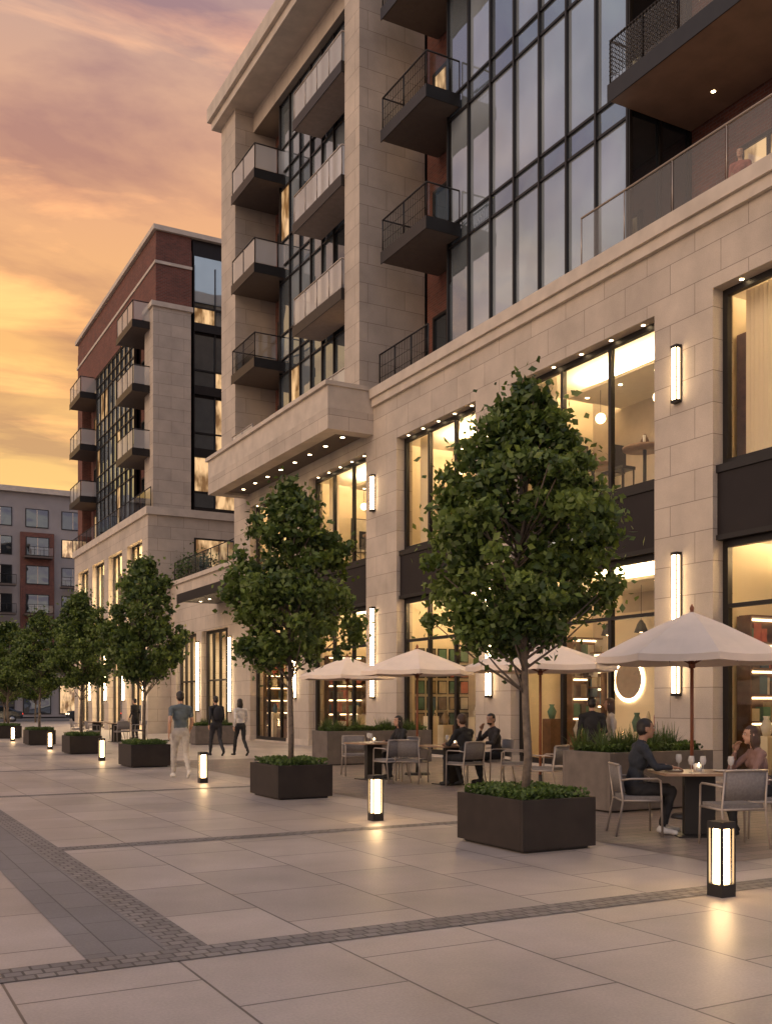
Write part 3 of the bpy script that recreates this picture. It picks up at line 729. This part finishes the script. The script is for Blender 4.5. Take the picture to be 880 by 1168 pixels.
def chair(x,y,ang):
    global chair_me
    if chair_me is None:
        mb=MB(); r=.0135
        for s in (-1,1):
            mb.tube([(s*.27,.23,0),(s*.265,.22,.45),(s*.265,.21,.655),(s*.27,.17,.675),(s*.275,-.12,.675),(s*.25,-.24,.66)],r,'cframe',n=6)
            mb.tube([(s*.26,-.30,0),(s*.25,-.22,.42),(s*.24,-.27,.82)],r,'cframe',n=6)
            mb.tube([(s*.255,-.22,.42),(s*.265,.22,.42)],r,'cframe',n=6)
        mb.tube([(-.265,.2,.42),(.265,.2,.42)],r,'cframe',n=6); mb.tube([(-.25,-.22,.42),(.25,-.22,.42)],r,'cframe',n=6)
        mb.box(-.24,.24,-.2,.22,.425,.47,'cfab')
        vs=[];fs=[];n=8
        for j in range(n+1):
            t=j/n*2-1; xx=t*.245; bow=-.27-.035*(1-t*t)
            for (z,dy) in ((.52,.05),(.68,.015),(.83,-.0)): 
                vs.append((xx,bow+dy,z)); vs.append((xx,bow+dy+.028,z))
        for j in range(n):
            a=j*6;b=(j+1)*6
            for q in (0,2): fs+= [(a+q,b+q,b+q+2,a+q+2),(a+q+1,a+q+3,b+q+3,b+q+1)]
            fs+=[(a+4,b+4,b+5,a+5),(a,a+1,b+1,b)]
        fs+=[(0,2,3,1),(2,4,5,3),(n*6,n*6+1,n*6+3,n*6+2),(n*6+2,n*6+3,n*6+5,n*6+4)]
        mb.add(vs,fs,'cfab',True)
        mb.tube([(-.245,-.27,.835),(-.12,-.30,.84),(0,-.305,.84),(.12,-.30,.84),(.245,-.27,.835)],.014,'cframe',n=6)
        o=mb.build('cafe_armchair'); chair_me=o.data
    else:
        o=bpy.data.objects.new('cafe_armchair',chair_me); COL.objects.link(o)
    o.location=(x,y,0); o.rotation_euler[2]=ang
def table(x,y,ang,sx=.5,sy=.45):
    mb=MB(); mb.box(-sx,sx,-sy,sy,.72,.75,'tabletop'); mb.box(-.18,.18,-.05,.05,.02,.72,'dark'); mb.box(-.3,.3,-.25,.25,0,.02,'dark'); mb.box(-.25,.25,-.15,.15,.705,.718,'dark')
    mb.build('cafe_table',loc=(x,y,0),ang=ang,bevel=.004)
RA=-TH
table(8.84,8.6,RA,.5,.4)
table(10.28,16.26,.1,.5,.4); table(9.56,18.1,.1,.45,.4); table(9.8,40.5,0); table(9.8,44,0)
D=math.radians
for c in ((8.28,9.03,D(-118.6)),(9.42,8.22,D(61.4)),(8.5,7.78,D(-18)),(10.17,15.63,D(10)),(11.12,16.02,D(78)),(10.26,18.15,D(90)),
          (9.72,19.2,D(165)),(9.45,17.15,D(5)),(9.75,16.9,D(-50)),(10.9,15.1,D(50)),(10.5,13.6,D(25)),(8.9,40.6,D(-90)),(10.7,40.5,D(90)),(9.0,44,D(-90)),(10.6,43.8,D(90)),(9.8,39.6,0)):
    chair(*c)
def glassware(x,y,z,kind):
    mb=MB()
    if kind=='candle':
        mb.tube([(0,0,0),(0,0,.09)],.035,'frost',n=12,cap=False); mb.tube([(0,0,0.001),(0,0,.05)],.027,'white',n=12); mb.tube([(0,0,.05),(0,0,.07),(0,0,.10)],[.008,.012,.002],'led',n=6)
        mb.build('candle',loc=(x,y,z))
    elif kind=='glass':
        mb.tube([(0,0,0),(0,0,.004),(0,0,.006),(0,0,.08),(0,0,.10),(0,0,.14),(0,0,.19)],[.03,.03,.004,.004,.03,.038,.03],'frost',n=12,cap=False); mb.build('wine_glass',loc=(x,y,z))
    elif kind=='cup':
        mb.tube([(0,0,0),(0,0,.004),(0,0,.08)],[.025,.028,.04],'white',n=14); mb.tube([(.038,0,.065),(.06,0,.055),(.058,0,.03),(.033,0,.02)],.005,'white',n=6); mb.build('coffee_cup',loc=(x,y,z))
    else:
        mb.tube([(0,0,0),(0,0,.01),(0,0,.018)],[.06,.11,.125],'white',n=20); mb.build('plate',loc=(x,y,z))
for x,y,k in ((8.86,8.62,'candle'),(8.62,8.5,'glass'),(8.95,8.75,'cup'),(8.62,8.78,'plate'),(9.05,8.42,'plate'),(8.95,8.22,'glass'),(8.8,8.88,'glass'),(8.72,8.42,'glass')): glassware(x,y,.751,k)
for x,y,k in ((10.2,16.3,'glass'),(10.45,16.2,'glass'),(10.1,16.1,'plate'),(9.5,18.2,'glass'),(9.65,18.0,'plate'),(10.5,16.4,'cup'),(10.3,16.2,'candle'),(9.55,18.05,'candle'),(9.4,17.9,'glass')): glassware(x,y,.751,k)

# ------------------------------------------------------------------ people
SK=simple('skin',(0.46,0.27,0.18),0.55,var=0.06,scale=10)
SK2=simple('skin_tan',(0.34,0.19,0.12),0.55,var=0.06,scale=10)
EYE=simple('eye_white',(0.6,0.58,0.55),0.3); IRIS=simple('iris',(0.03,0.02,0.015),0.3); LIP=simple('lips',(0.3,0.1,0.08),0.5)
matc={}
def cm(n,c,r=.85):
    if n not in matc: matc[n]=simple(n,c,r,var=.15,scale=12,bump=.2)
    return matc[n]
WALK=dict(pel=(0,0,.93),ch=(0,.03,1.27),nk=(0,.03,1.49),hd=(0,.06,1.65),sh=((-.185,.01,1.42),(.185,.01,1.42)),el=((-.25,-.13,1.16),(.25,.06,1.15)),wr=((-.25,-.05,.92),(.24,.22,.97)),
          hp=((-.09,0,.92),(.09,0,.92)),kn=((-.10,.15,.51),(.10,-.02,.50)),an=((-.09,.24,.10),(.10,-.28,.17)),to=((-.10,.40,.05),(.11,-.17,.04)))
STAND=dict(pel=(0,0,.93),ch=(0,.0,1.27),nk=(0,.0,1.49),hd=(0,.04,1.65),sh=((-.185,0,1.42),(.185,0,1.42)),el=((-.24,-.04,1.15),(.24,-.02,1.15)),wr=((-.23,.10,.93),(.16,.2,1.1)),
          hp=((-.09,0,.92),(.09,0,.92)),kn=((-.11,.02,.5),(.11,.03,.5)),an=((-.12,-.02,.09),(.12,0,.09)),to=((-.15,.15,.04),(.15,.16,.04)))
SIT=dict(pel=(0,-.05,.54),ch=(0,.02,.88),nk=(0,.06,1.09),hd=(0,.11,1.24),sh=((-.18,.04,1.02),(.18,.04,1.02)),el=((-.25,.16,.80),(.25,.16,.80)),wr=((-.13,.38,.80),(.15,.37,.80)),
          hp=((-.09,-.03,.54),(.09,-.03,.54)),kn=((-.13,.40,.53),(.12,.38,.52)),an=((-.13,.36,.10),(.14,.26,.11)),to=((-.14,.52,.04),(.15,.41,.04)))
SITC=dict(SIT); SITC['el']=((-.25,.16,.80),(.2,.3,.80)); SITC['wr']=((-.1,.38,.80),(.08,.27,1.05))
def person(name,x,y,ang,pose,H,top,bottom,shoe,hair,skin=SK,long_hair=False,female=False,short_sleeve=False,backpack=False,headturn=0,beard=False,z=0):
    s=H/1.78; g=.93 if female else 1.0
    J={k:(tuple(Vector(q)*s for q in v) if isinstance(v[0],tuple) else Vector(v)*s) for k,v in pose.items()}
    prim=[]
    def cap(a,ra,b,rb,lab): prim.append(('c',lab,Vector(a),ra*s*g,Vector(b),rb*s*g))
    def ell(c,r,lab,R): prim.append(('e',lab,Vector(c),tuple(q*s*g for q in r),R))
    up=(J['nk']-J['pel']).normalized(); rt=Vector((1,0,0)); fw=up.cross(rt).normalized(); R=Matrix((rt,fw,up)).transposed()
    ell(J['pel']+up*.02*s,(.165 if not female else .175,.115,.125),'bottom',R)
    ell(J['pel'].lerp(J['ch'],.45),(.145,.10,.17),'top',R)
    ell(J['ch']+up*.02*s,(.175,.115,.19),'top',R)
    if female: 
        for q in (-1,1): ell(J['ch']+rt*.075*s*q+fw*.08*s+up*.03*s,(.06,.05,.06),'top',R)
    mid=(J['sh'][0]+J['sh'][1])/2
    cap(J['sh'][0],.062,mid+up*.02*s,.075,'top'); cap(J['sh'][1],.062,mid+up*.02*s,.075,'top')
    cap(mid,.07,J['nk'],.056,'top'); cap(J['nk'],.052,J['hd']-up*.02*s,.05,'skin')
    for i in (0,1):
        sl='skin' if short_sleeve else 'top'
        um=J['sh'][i].lerp(J['el'][i],.55)
        cap(J['sh'][i],.056,um,.05,'top'); cap(um,.044 if short_sleeve else .05,J['el'][i],.041,sl); cap(J['el'][i],.042,J['wr'][i].lerp(J['el'][i],.1),.03,sl)
        cap(J['wr'][i].lerp(J['el'][i],.1),.026,J['wr'][i],.024,'skin')
        k=J['hp'][i].lerp(J['kn'][i],.3)
        cap(J['hp'][i],.092,k,.088,'bottom'); cap(k,.088,J['kn'][i],.06,'bottom')
        c=J['kn'][i].lerp(J['an'][i],.35); cap(J['kn'][i],.06,c,.06,'bottom'); cap(c,.06,J['an'][i]+(J['kn'][i]-J['an'][i])*.06,.046,'bottom')
        hl=J['an'][i]-(J['to'][i]-J['an'][i]).normalized()*.03*s; hl.z=J['an'][i].z-.05*s
        cap(J['an'][i],.04,hl+Vector((0,0,.01)),.04,'shoe'); cap(hl+Vector((0,0,.01)),.038,J['to'][i],.034,'shoe')
    Rh=Matrix.Rotation(headturn,3,'Z'); h=J['hd']; f=Rh@Vector((0,1,0)); r_=Rh@Vector((1,0,0)); u=Vector((0,0,1))
    hs=s
    def he(off,r,lab): prim.append(('e',lab,h+(r_*off[0]+f*off[1]+u*off[2])*hs,tuple(q*hs for q in r),Rh))
    he((0,-.005,.03),(.074,.092,.088),'skin'); he((0,.02,-.035),(.056,.066,.07),'skin'); he((0,.055,-.085),(.028,.026,.022),'skin')
    he((0,.092,-.008),(.012,.020,.024),'skin')
    for q in (-1,1): he((q*.076,-.005,-.0),(.012,.02,.032),'skin'); he((q*.03,.078,.038),(.022,.012,.008),'skin')
    he((0,-.018,.052),(.083,.098,.082),'hair'); he((0,-.045,.0),(.078,.07,.08),'hair')
    if long_hair:
        he((0,-.06,-.06),(.085,.055,.12),'hair'); he((0,-.06,-.16),(.075,.045,.10),'hair')
        for q in (-1,1): he((q*.07,-.01,-.06),(.022,.045,.11),'hair')
    if beard: he((0,.035,-.07),(.05,.05,.035),'hair')
    mb=MB()
    for p in prim:
        if p[0]=='c':
            mb.ell(p[2],p[3],'dark',nu=12,nv=8); mb.ell(p[4],p[5],'dark',nu=12,nv=8)
            if (p[4]-p[2]).length>1e-4: mb.tube([p[2],p[4]],[p[3],p[5]],'dark',n=12)
        else: mb.ell(p[2],p[3],'dark',R=p[4],nu=16,nv=12)
    tmp=mb.build('tmp'); md=tmp.modifiers.new('r','REMESH'); md.mode='VOXEL'; md.voxel_size=.0125; md.use_smooth_shade=True
    sm=tmp.modifiers.new('s','SMOOTH'); sm.factor=.5; sm.iterations=2
    dg=bpy.context.evaluated_depsgraph_get(); me=bpy.data.meshes.new_from_object(tmp.evaluated_get(dg)); bpy.data.objects.remove(tmp)
    nf=len(me.polygons); C=np.empty(nf*3); me.polygons.foreach_get('center',C); C=C.reshape(-1,3)
    nv=len(me.vertices); V=np.empty(nv*3); me.vertices.foreach_get('co',V); V=V.reshape(-1,3); Nn=np.empty(nv*3); me.vertices.foreach_get('normal',Nn); Nn=Nn.reshape(-1,3)
    ph=x*3.1+y
    fold=np.sin(V[:,2]*38+V[:,0]*25+3*np.sin(V[:,1]*14+ph)+ph)*np.sin(V[:,2]*17-V[:,1]*22+ph)
    low=(V[:,2]<(h.z-.17*s)); fold*=low
    V+=Nn*(fold*.006*s)[:,None]; me.vertices.foreach_set('co',V.ravel())
    labs=['skin','top','bottom','shoe','hair']; best=np.full(nf,1e9); lab=np.zeros(nf,int)
    for p in prim:
        if p[0]=='c':
            a=np.array(p[2]); b=np.array(p[4]); d=b-a; t=np.clip(((C-a)@d)/max(1e-9,d@d),0,1)
            dist=np.linalg.norm(C-(a+t[:,None]*d),axis=1)-(p[3]+(p[5]-p[3])*t)
        else:
            q=(C-np.array(p[2]))@np.array(p[4]); dist=(np.linalg.norm(q/np.array(p[3]),axis=1)-1)*min(p[3])
        m_=dist<best; best[m_]=dist[m_]; lab[m_]=labs.index(p[1])
    dd=(C-np.array(h)); fr_=dd@np.array(f); uz=dd[:,2]
    face=(fr_>.035*hs)&(uz<.075*hs)&(uz>-.13*hs)&(lab==4)
    if beard: face&=(uz>-.045*hs)
    lab[face]=0
    me.materials.clear()
    for mt in (skin,top,bottom,shoe,hair): me.materials.append(mt)
    me.polygons.foreach_set('material_index',lab.astype(np.int32)); me.polygons.foreach_set('use_smooth',np.ones(nf,bool)); me.update()
    root=empty(name,(0,0,0))
    body=bpy.data.objects.new('body',me); COL.objects.link(body); body.parent=root
    ex=MB()
    for q in (-1,1):
        e=h+(r_*q*.03+f*.083+u*.018)*hs; ex.ell(e,(.012*hs,.006*hs,.007*hs),EYE,R=Rh,nu=8,nv=6); ex.ell(e+f*.004*hs,(.005*hs,.004*hs,.006*hs),IRIS,R=Rh,nu=8,nv=6)
        ex.tube([h+(r_*q*.017+f*.09+u*.037)*hs,h+(r_*q*.045+f*.078+u*.036)*hs],.004*hs,hair,n=5)
    ex.ell(h+(f*.087+u*(-.05))*hs,(.022*hs,.008*hs,.007*hs),LIP,R=Rh,nu=8,nv=6)
    for i in (0,1):
        w=J['wr'][i]; d=(w-J['el'][i]).normalized(); sd=1 if i==1 else -1
        if pose is SIT or (pose is SITC and i==0): d=Vector((-sd*.25,1,-.12)).normalized()
        nrm=Vector((0,0,-1)) if pose in (SIT,SITC) else Vector((-sd,0,0))
        nrm=(nrm-d*nrm.dot(d)).normalized(); lat=d.cross(nrm).normalized()
        want=Vector((-sd,0.2,0)) if pose in (SIT,SITC) else Vector((0,1,0))
        if lat.dot(want)<0: lat=-lat
        Rm=Matrix((lat,d,nrm)).transposed()
        ex.ell(w+d*.045*s,(.041*s*g,.056*s*g,.017*s*g),skin,R=Rm,nu=10,nv=8)
        for fi,(lo,ln) in enumerate(((.028,.07),(.009,.08),(-.010,.074),(-.028,.058))):
            b=w+d*.085*s+lat*lo*s; ln*=s
            p1=b+d*ln*.42+nrm*ln*.08; p2=p1+d*ln*.3+nrm*ln*.2; p3=p2+d*ln*.16+nrm*ln*.22
            ex.tube([b-d*.02*s,b,p1,p2,p3],[.009*s,.0092*s,.0085*s,.0075*s,.005*s],skin,n=6)
        b=w+d*.03*s+lat*.032*s; ex.tube([b-lat*.015*s,b+lat*.02*s+d*.02*s,b+lat*.034*s+d*.045*s+nrm*.01*s,b+lat*.036*s+d*.066*s+nrm*.018*s],[.013*s,.011*s,.0095*s,.006*s],skin,n=6)
    if backpack:
        ex.ell(J['ch']-fw*.17*s-up*.02*s,(.15*s,.085*s,.22*s),cm('backpack_fabric',(.02,.02,.025)),R=R,nu=16,nv=10)
        for q in (-1,1): ex.tube([J['ch']+rt*q*.11*s-fw*.12*s+up*.18*s,J['ch']+rt*q*.12*s+up*.215*s,J['ch']+rt*q*.12*s+fw*.125*s+up*.05*s],.014*s,cm('backpack_fabric',(.02,.02,.025)),n=6)
    e=ex.build('face_and_hands'); e.parent=root
    root.location=(x,y,z); root.rotation_euler[2]=ang
HB=cm('hair_black',(.015,.011,.009),.5); HBr=cm('hair_brown',(.06,.03,.017),.5)
wsh=cm('white_shoes',(.6,.58,.55)); bsh=cm('black_shoes',(.02,.02,.02))
navy=cm('navy_cotton',(.02,.025,.035)); blk=cm('black_cotton',(.015,.015,.017)); 
person('walking_man',6.2,20.2,D(-4),WALK,1.80,cm('slate_tshirt',(.10,.125,.135)),cm('light_chinos',(.42,.39,.35)),wsh,HB,short_sleeve=True)
person('man_with_backpack',9.65,28.0,D(5),WALK,1.76,cm('charcoal_jacket',(.025,.025,.028)),cm('dark_trousers',(.03,.03,.035)),bsh,HB,backpack=True)
person('walking_woman',10.3,27.75,D(8),WALK,1.68,cm('white_blouse',(.62,.58,.54)),cm('black_leggings',(.02,.02,.022)),bsh,HB,long_hair=True,female=True)
person('standing_man',11.3,43.4,D(30),STAND,1.75,blk,blk,bsh,HB)
person('seated_man_at_table',8.28,9.03,D(-118.6),SIT,1.78,navy,blk,wsh,HB,skin=SK2)
person('seated_woman_at_table',9.42,8.22,D(61.4),SITC,1.68,cm('mauve_knit',(.22,.13,.11)),blk,bsh,HBr,long_hair=True,female=True)
person('seated_diner',10.17,15.63,D(10),SIT,1.76,blk,blk,bsh,HBr)
person('bearded_diner',11.12,16.02,D(78),SITC,1.76,cm('dark_blazer',(.035,.03,.03)),blk,bsh,HB,headturn=D(35),beard=True)
person('seated_woman_dining',10.26,18.15,D(90),SIT,1.68,blk,blk,bsh,HB,long_hair=True,female=True)
person('standing_guest',11.2,13.3,D(-30),STAND,1.66,blk,blk,bsh,HB)
person('standing_woman',11.75,13.45,D(50),STAND,1.64,cm('ivory_knit',(.5,.44,.38)),blk,bsh,HBr,long_hair=True,female=True)
person('terrace_guest',16.5,14.9,D(120),STAND,1.66,cm('rust_top',(.30,.10,.07)),blk,bsh,HBr,long_hair=True,female=True,z=11.44)

# ------------------------------------------------------------------ car
def car(x,y,ang):
    paint=simple('car_paint_dark',(.03,.035,.045),.25,.4); cg=simple('car_glass',(.015,.018,.02),.05); tyre=simple('tyre',(.02,.02,.02),.9); hub=simple('wheel_hub',(.4,.4,.4),.3,.8)
    root=empty('parked_car',(0,0,0)); mb=MB()
    prof=[(-2.2,.35),(-2.25,.7),(-2.1,.95),(-1.2,1.02),(-.5,1.42),(.9,1.45),(1.7,1.05),(2.15,.95),(2.25,.6),(2.2,.35)]
    secs=[(-.88,.9),(-.8,1.0),(.8,1.0),(.88,.9)]
    vs=[];fs=[];n=len(prof)
    for (w,sc) in secs:
        for (px,pz) in prof:
            ww=w*(1-.22*max(0,(pz-.95))/.5); vs.append((px*sc,ww,.35+(pz-.35)*(sc*.97+.03)))
    for i in range(3):
        for j in range(n): fs.append((i*n+j,i*n+(j+1)%n,(i+1)*n+(j+1)%n,(i+1)*n+j))
    fs.append(tuple(range(n-1,-1,-1))); fs.append(tuple(3*n+j for j in range(n)))
    mb.add(vs,fs,paint,False)
    for s in (-1,1):
        mb.quad([(-1.0,s*.86,1.0),(1.4,s*.86,1.02),(.8,s*.755,1.36),(-.45,s*.755,1.33)],cg)
        for wx in (-1.35,1.35):
            mb.tube([(wx,s*.72,.33),(wx,s*.91,.33)],.33,tyre,n=20); mb.tube([(wx,s*.9,.33),(wx,s*.93,.33)],.2,hub,n=12)
        mb.box(-2.27,-2.2,s*.5-.15,s*.5+.15,.66,.78,M['ledsoft']); mb.box(2.2,2.27,s*.55-.15,s*.55+.15,.7,.8,emitter('tail_light',(1,.05,.02),3))
    mb.quad([(-1.22,-.74,1.05),(-1.22,.74,1.05),(-.55,.66,1.40),(-.55,-.66,1.40)],cg); mb.quad([(.95,-.66,1.43),(.95,.66,1.43),(1.68,.74,1.08),(1.68,-.74,1.08)],cg)
    o=mb.build('car_body'); o.parent=root; root.location=(x,y,-.12); root.rotation_euler[2]=ang
car(11.5,90,0.05); car(4,90,0.0); car(20,91,0)

# ------------------------------------------------------------------ world
wd=bpy.data.worlds.new('World'); scene.world=wd; wd.use_nodes=True; nt=wd.node_tree; nt.nodes.clear()
out=N(nt,'ShaderNodeOutputWorld')
tc=N(nt,'ShaderNodeTexCoord'); sp=N(nt,'ShaderNodeSeparateXYZ'); L(nt,tc.outputs['Generated'],sp.inputs[0])
def ramp(els,inp):
    r=N(nt,'ShaderNodeValToRGB'); e=r.color_ramp.elements
    while len(e)<len(els): e.new(.5)
    for i,(p,c) in enumerate(els): e[i].position=p; e[i].color=tuple(c)+(1,)
    L(nt,inp,r.inputs[0]); return r
warm=ramp([(0,(1.0,.58,.22)),(.20,(1.0,.60,.19)),(.32,(1.0,.52,.17)),(.43,(.84,.42,.21)),(.56,(.60,.37,.29)),(.75,(.62,.52,.52)),(1,(.62,.60,.66))],sp.outputs[2])
cool=ramp([(0,(1.0,.74,.58)),(.15,(.97,.75,.62)),(.32,(.70,.66,.66)),(.5,(.52,.57,.64)),(.75,(.64,.66,.74)),(1,(.66,.65,.70))],sp.outputs[2])
dt=N(nt,'ShaderNodeVectorMath',operation='DOT_PRODUCT'); L(nt,tc.outputs['Generated'],dt.inputs[0]); dt.inputs[1].default_value=(0.22,0.975,0.0)
az=N(nt,'ShaderNodeMapRange',interpolation_type='SMOOTHSTEP'); az.inputs[1].default_value=.35; az.inputs[2].default_value=.85; L(nt,dt.outputs['Value'],az.inputs[0])
mx=N(nt,'ShaderNodeMix',data_type='RGBA'); L(nt,az.outputs[0],mx.inputs[0]); L(nt,cool.outputs[0],mx.inputs[6]); L(nt,warm.outputs[0],mx.inputs[7])
za=N(nt,'ShaderNodeMath',operation='ADD'); za.inputs[1].default_value=.12; zm=N(nt,'ShaderNodeMath',operation='MAXIMUM'); zm.inputs[1].default_value=0; L(nt,sp.outputs[2],zm.inputs[0]); L(nt,zm.outputs[0],za.inputs[0])
dx=N(nt,'ShaderNodeMath',operation='DIVIDE'); dy=N(nt,'ShaderNodeMath',operation='DIVIDE'); L(nt,sp.outputs[0],dx.inputs[0]); L(nt,za.outputs[0],dx.inputs[1]); L(nt,sp.outputs[1],dy.inputs[0]); L(nt,za.outputs[0],dy.inputs[1])
cb=N(nt,'ShaderNodeCombineXYZ'); L(nt,dx.outputs[0],cb.inputs[0]); L(nt,dy.outputs[0],cb.inputs[1])
mp=N(nt,'ShaderNodeMapping'); mp.inputs['Rotation'].default_value=(0,0,.45); mp.inputs['Scale'].default_value=(1.2,2.6,1); mp.inputs['Location'].default_value=(2.3,.7,0); L(nt,cb.outputs[0],mp.inputs[0])
n1=N(nt,'ShaderNodeTexNoise'); n1.inputs['Scale'].default_value=1.0; n1.inputs['Detail'].default_value=10; n1.inputs['Roughness'].default_value=.55; n1.inputs['Distortion'].default_value=.35; L(nt,mp.outputs[0],n1.inputs['Vector'])
n2=N(nt,'ShaderNodeTexNoise'); n2.inputs['Scale'].default_value=1.5; n2.inputs['Detail'].default_value=9; n2.inputs['Roughness'].default_value=.56; n2.inputs['Distortion'].default_value=.5; L(nt,mp.outputs[0],n2.inputs['Vector'])
c1=ramp([(.44,(0,0,0)),(.58,(1,1,1))],n1.outputs[0])
c2=ramp([(.50,(0,0,0)),(.64,(1,1,1))],n2.outputs[0])
dark=N(nt,'ShaderNodeMix',data_type='RGBA',blend_type='MULTIPLY'); L(nt,c1.outputs[0],dark.inputs[0]); L(nt,mx.outputs[2],dark.inputs[6]); dark.inputs[7].default_value=(.64,.60,.78,1)
lit=N(nt,'ShaderNodeMix',data_type='RGBA',blend_type='ADD'); lm=N(nt,'ShaderNodeMath',operation='MULTIPLY'); L(nt,c2.outputs[0],lm.inputs[0]); L(nt,az.outputs[0],lm.inputs[1]); L(nt,lm.outputs[0],lit.inputs[0]); L(nt,dark.outputs[2],lit.inputs[6]); lit.inputs[7].default_value=(.45,.20,.05,1)
bg=N(nt,'ShaderNodeBackground'); L(nt,lit.outputs[2],bg.inputs[0]); bg.inputs[1].default_value=1.0
sky=N(nt,'ShaderNodeTexSky',sky_type='NISHITA'); sky.sun_disc=False; sky.sun_elevation=D(4); sky.sun_rotation=D(-98)
bg2=N(nt,'ShaderNodeBackground'); L(nt,sky.outputs[0],bg2.inputs[0]); bg2.inputs[1].default_value=.02
ad=N(nt,'ShaderNodeAddShader'); L(nt,bg.outputs[0],ad.inputs[0]); L(nt,bg2.outputs[0],ad.inputs[1]); L(nt,ad.outputs[0],out.inputs[0])

sl=bpy.data.lights.new('sun','SUN'); sl.energy=1.25; sl.angle=D(35); sl.color=(1,.66,.39)
so=bpy.data.objects.new('sun',sl); COL.objects.link(so)
az_,el_=D(-98),D(24)
d=Vector((math.sin(az_)*math.cos(el_),math.cos(az_)*math.cos(el_),math.sin(el_)))
so.rotation_euler=d.to_track_quat('Z','Y').to_euler(); so.location=(-30,0,20)

# ------------------------------------------------------------------ camera
cam=bpy.data.cameras.new('camera'); co=bpy.data.objects.new('camera',cam); COL.objects.link(co); scene.camera=co
cam.sensor_fit='HORIZONTAL'; cam.sensor_width=36; cam.lens=36*1150/880; cam.shift_y=218/880; cam.clip_end=3000
co.location=(0,0,1.55); co.rotation_euler=(math.pi/2,0,-TH)
scene.view_settings.view_transform='Standard'; scene.view_settings.look='None'; scene.view_settings.exposure=0
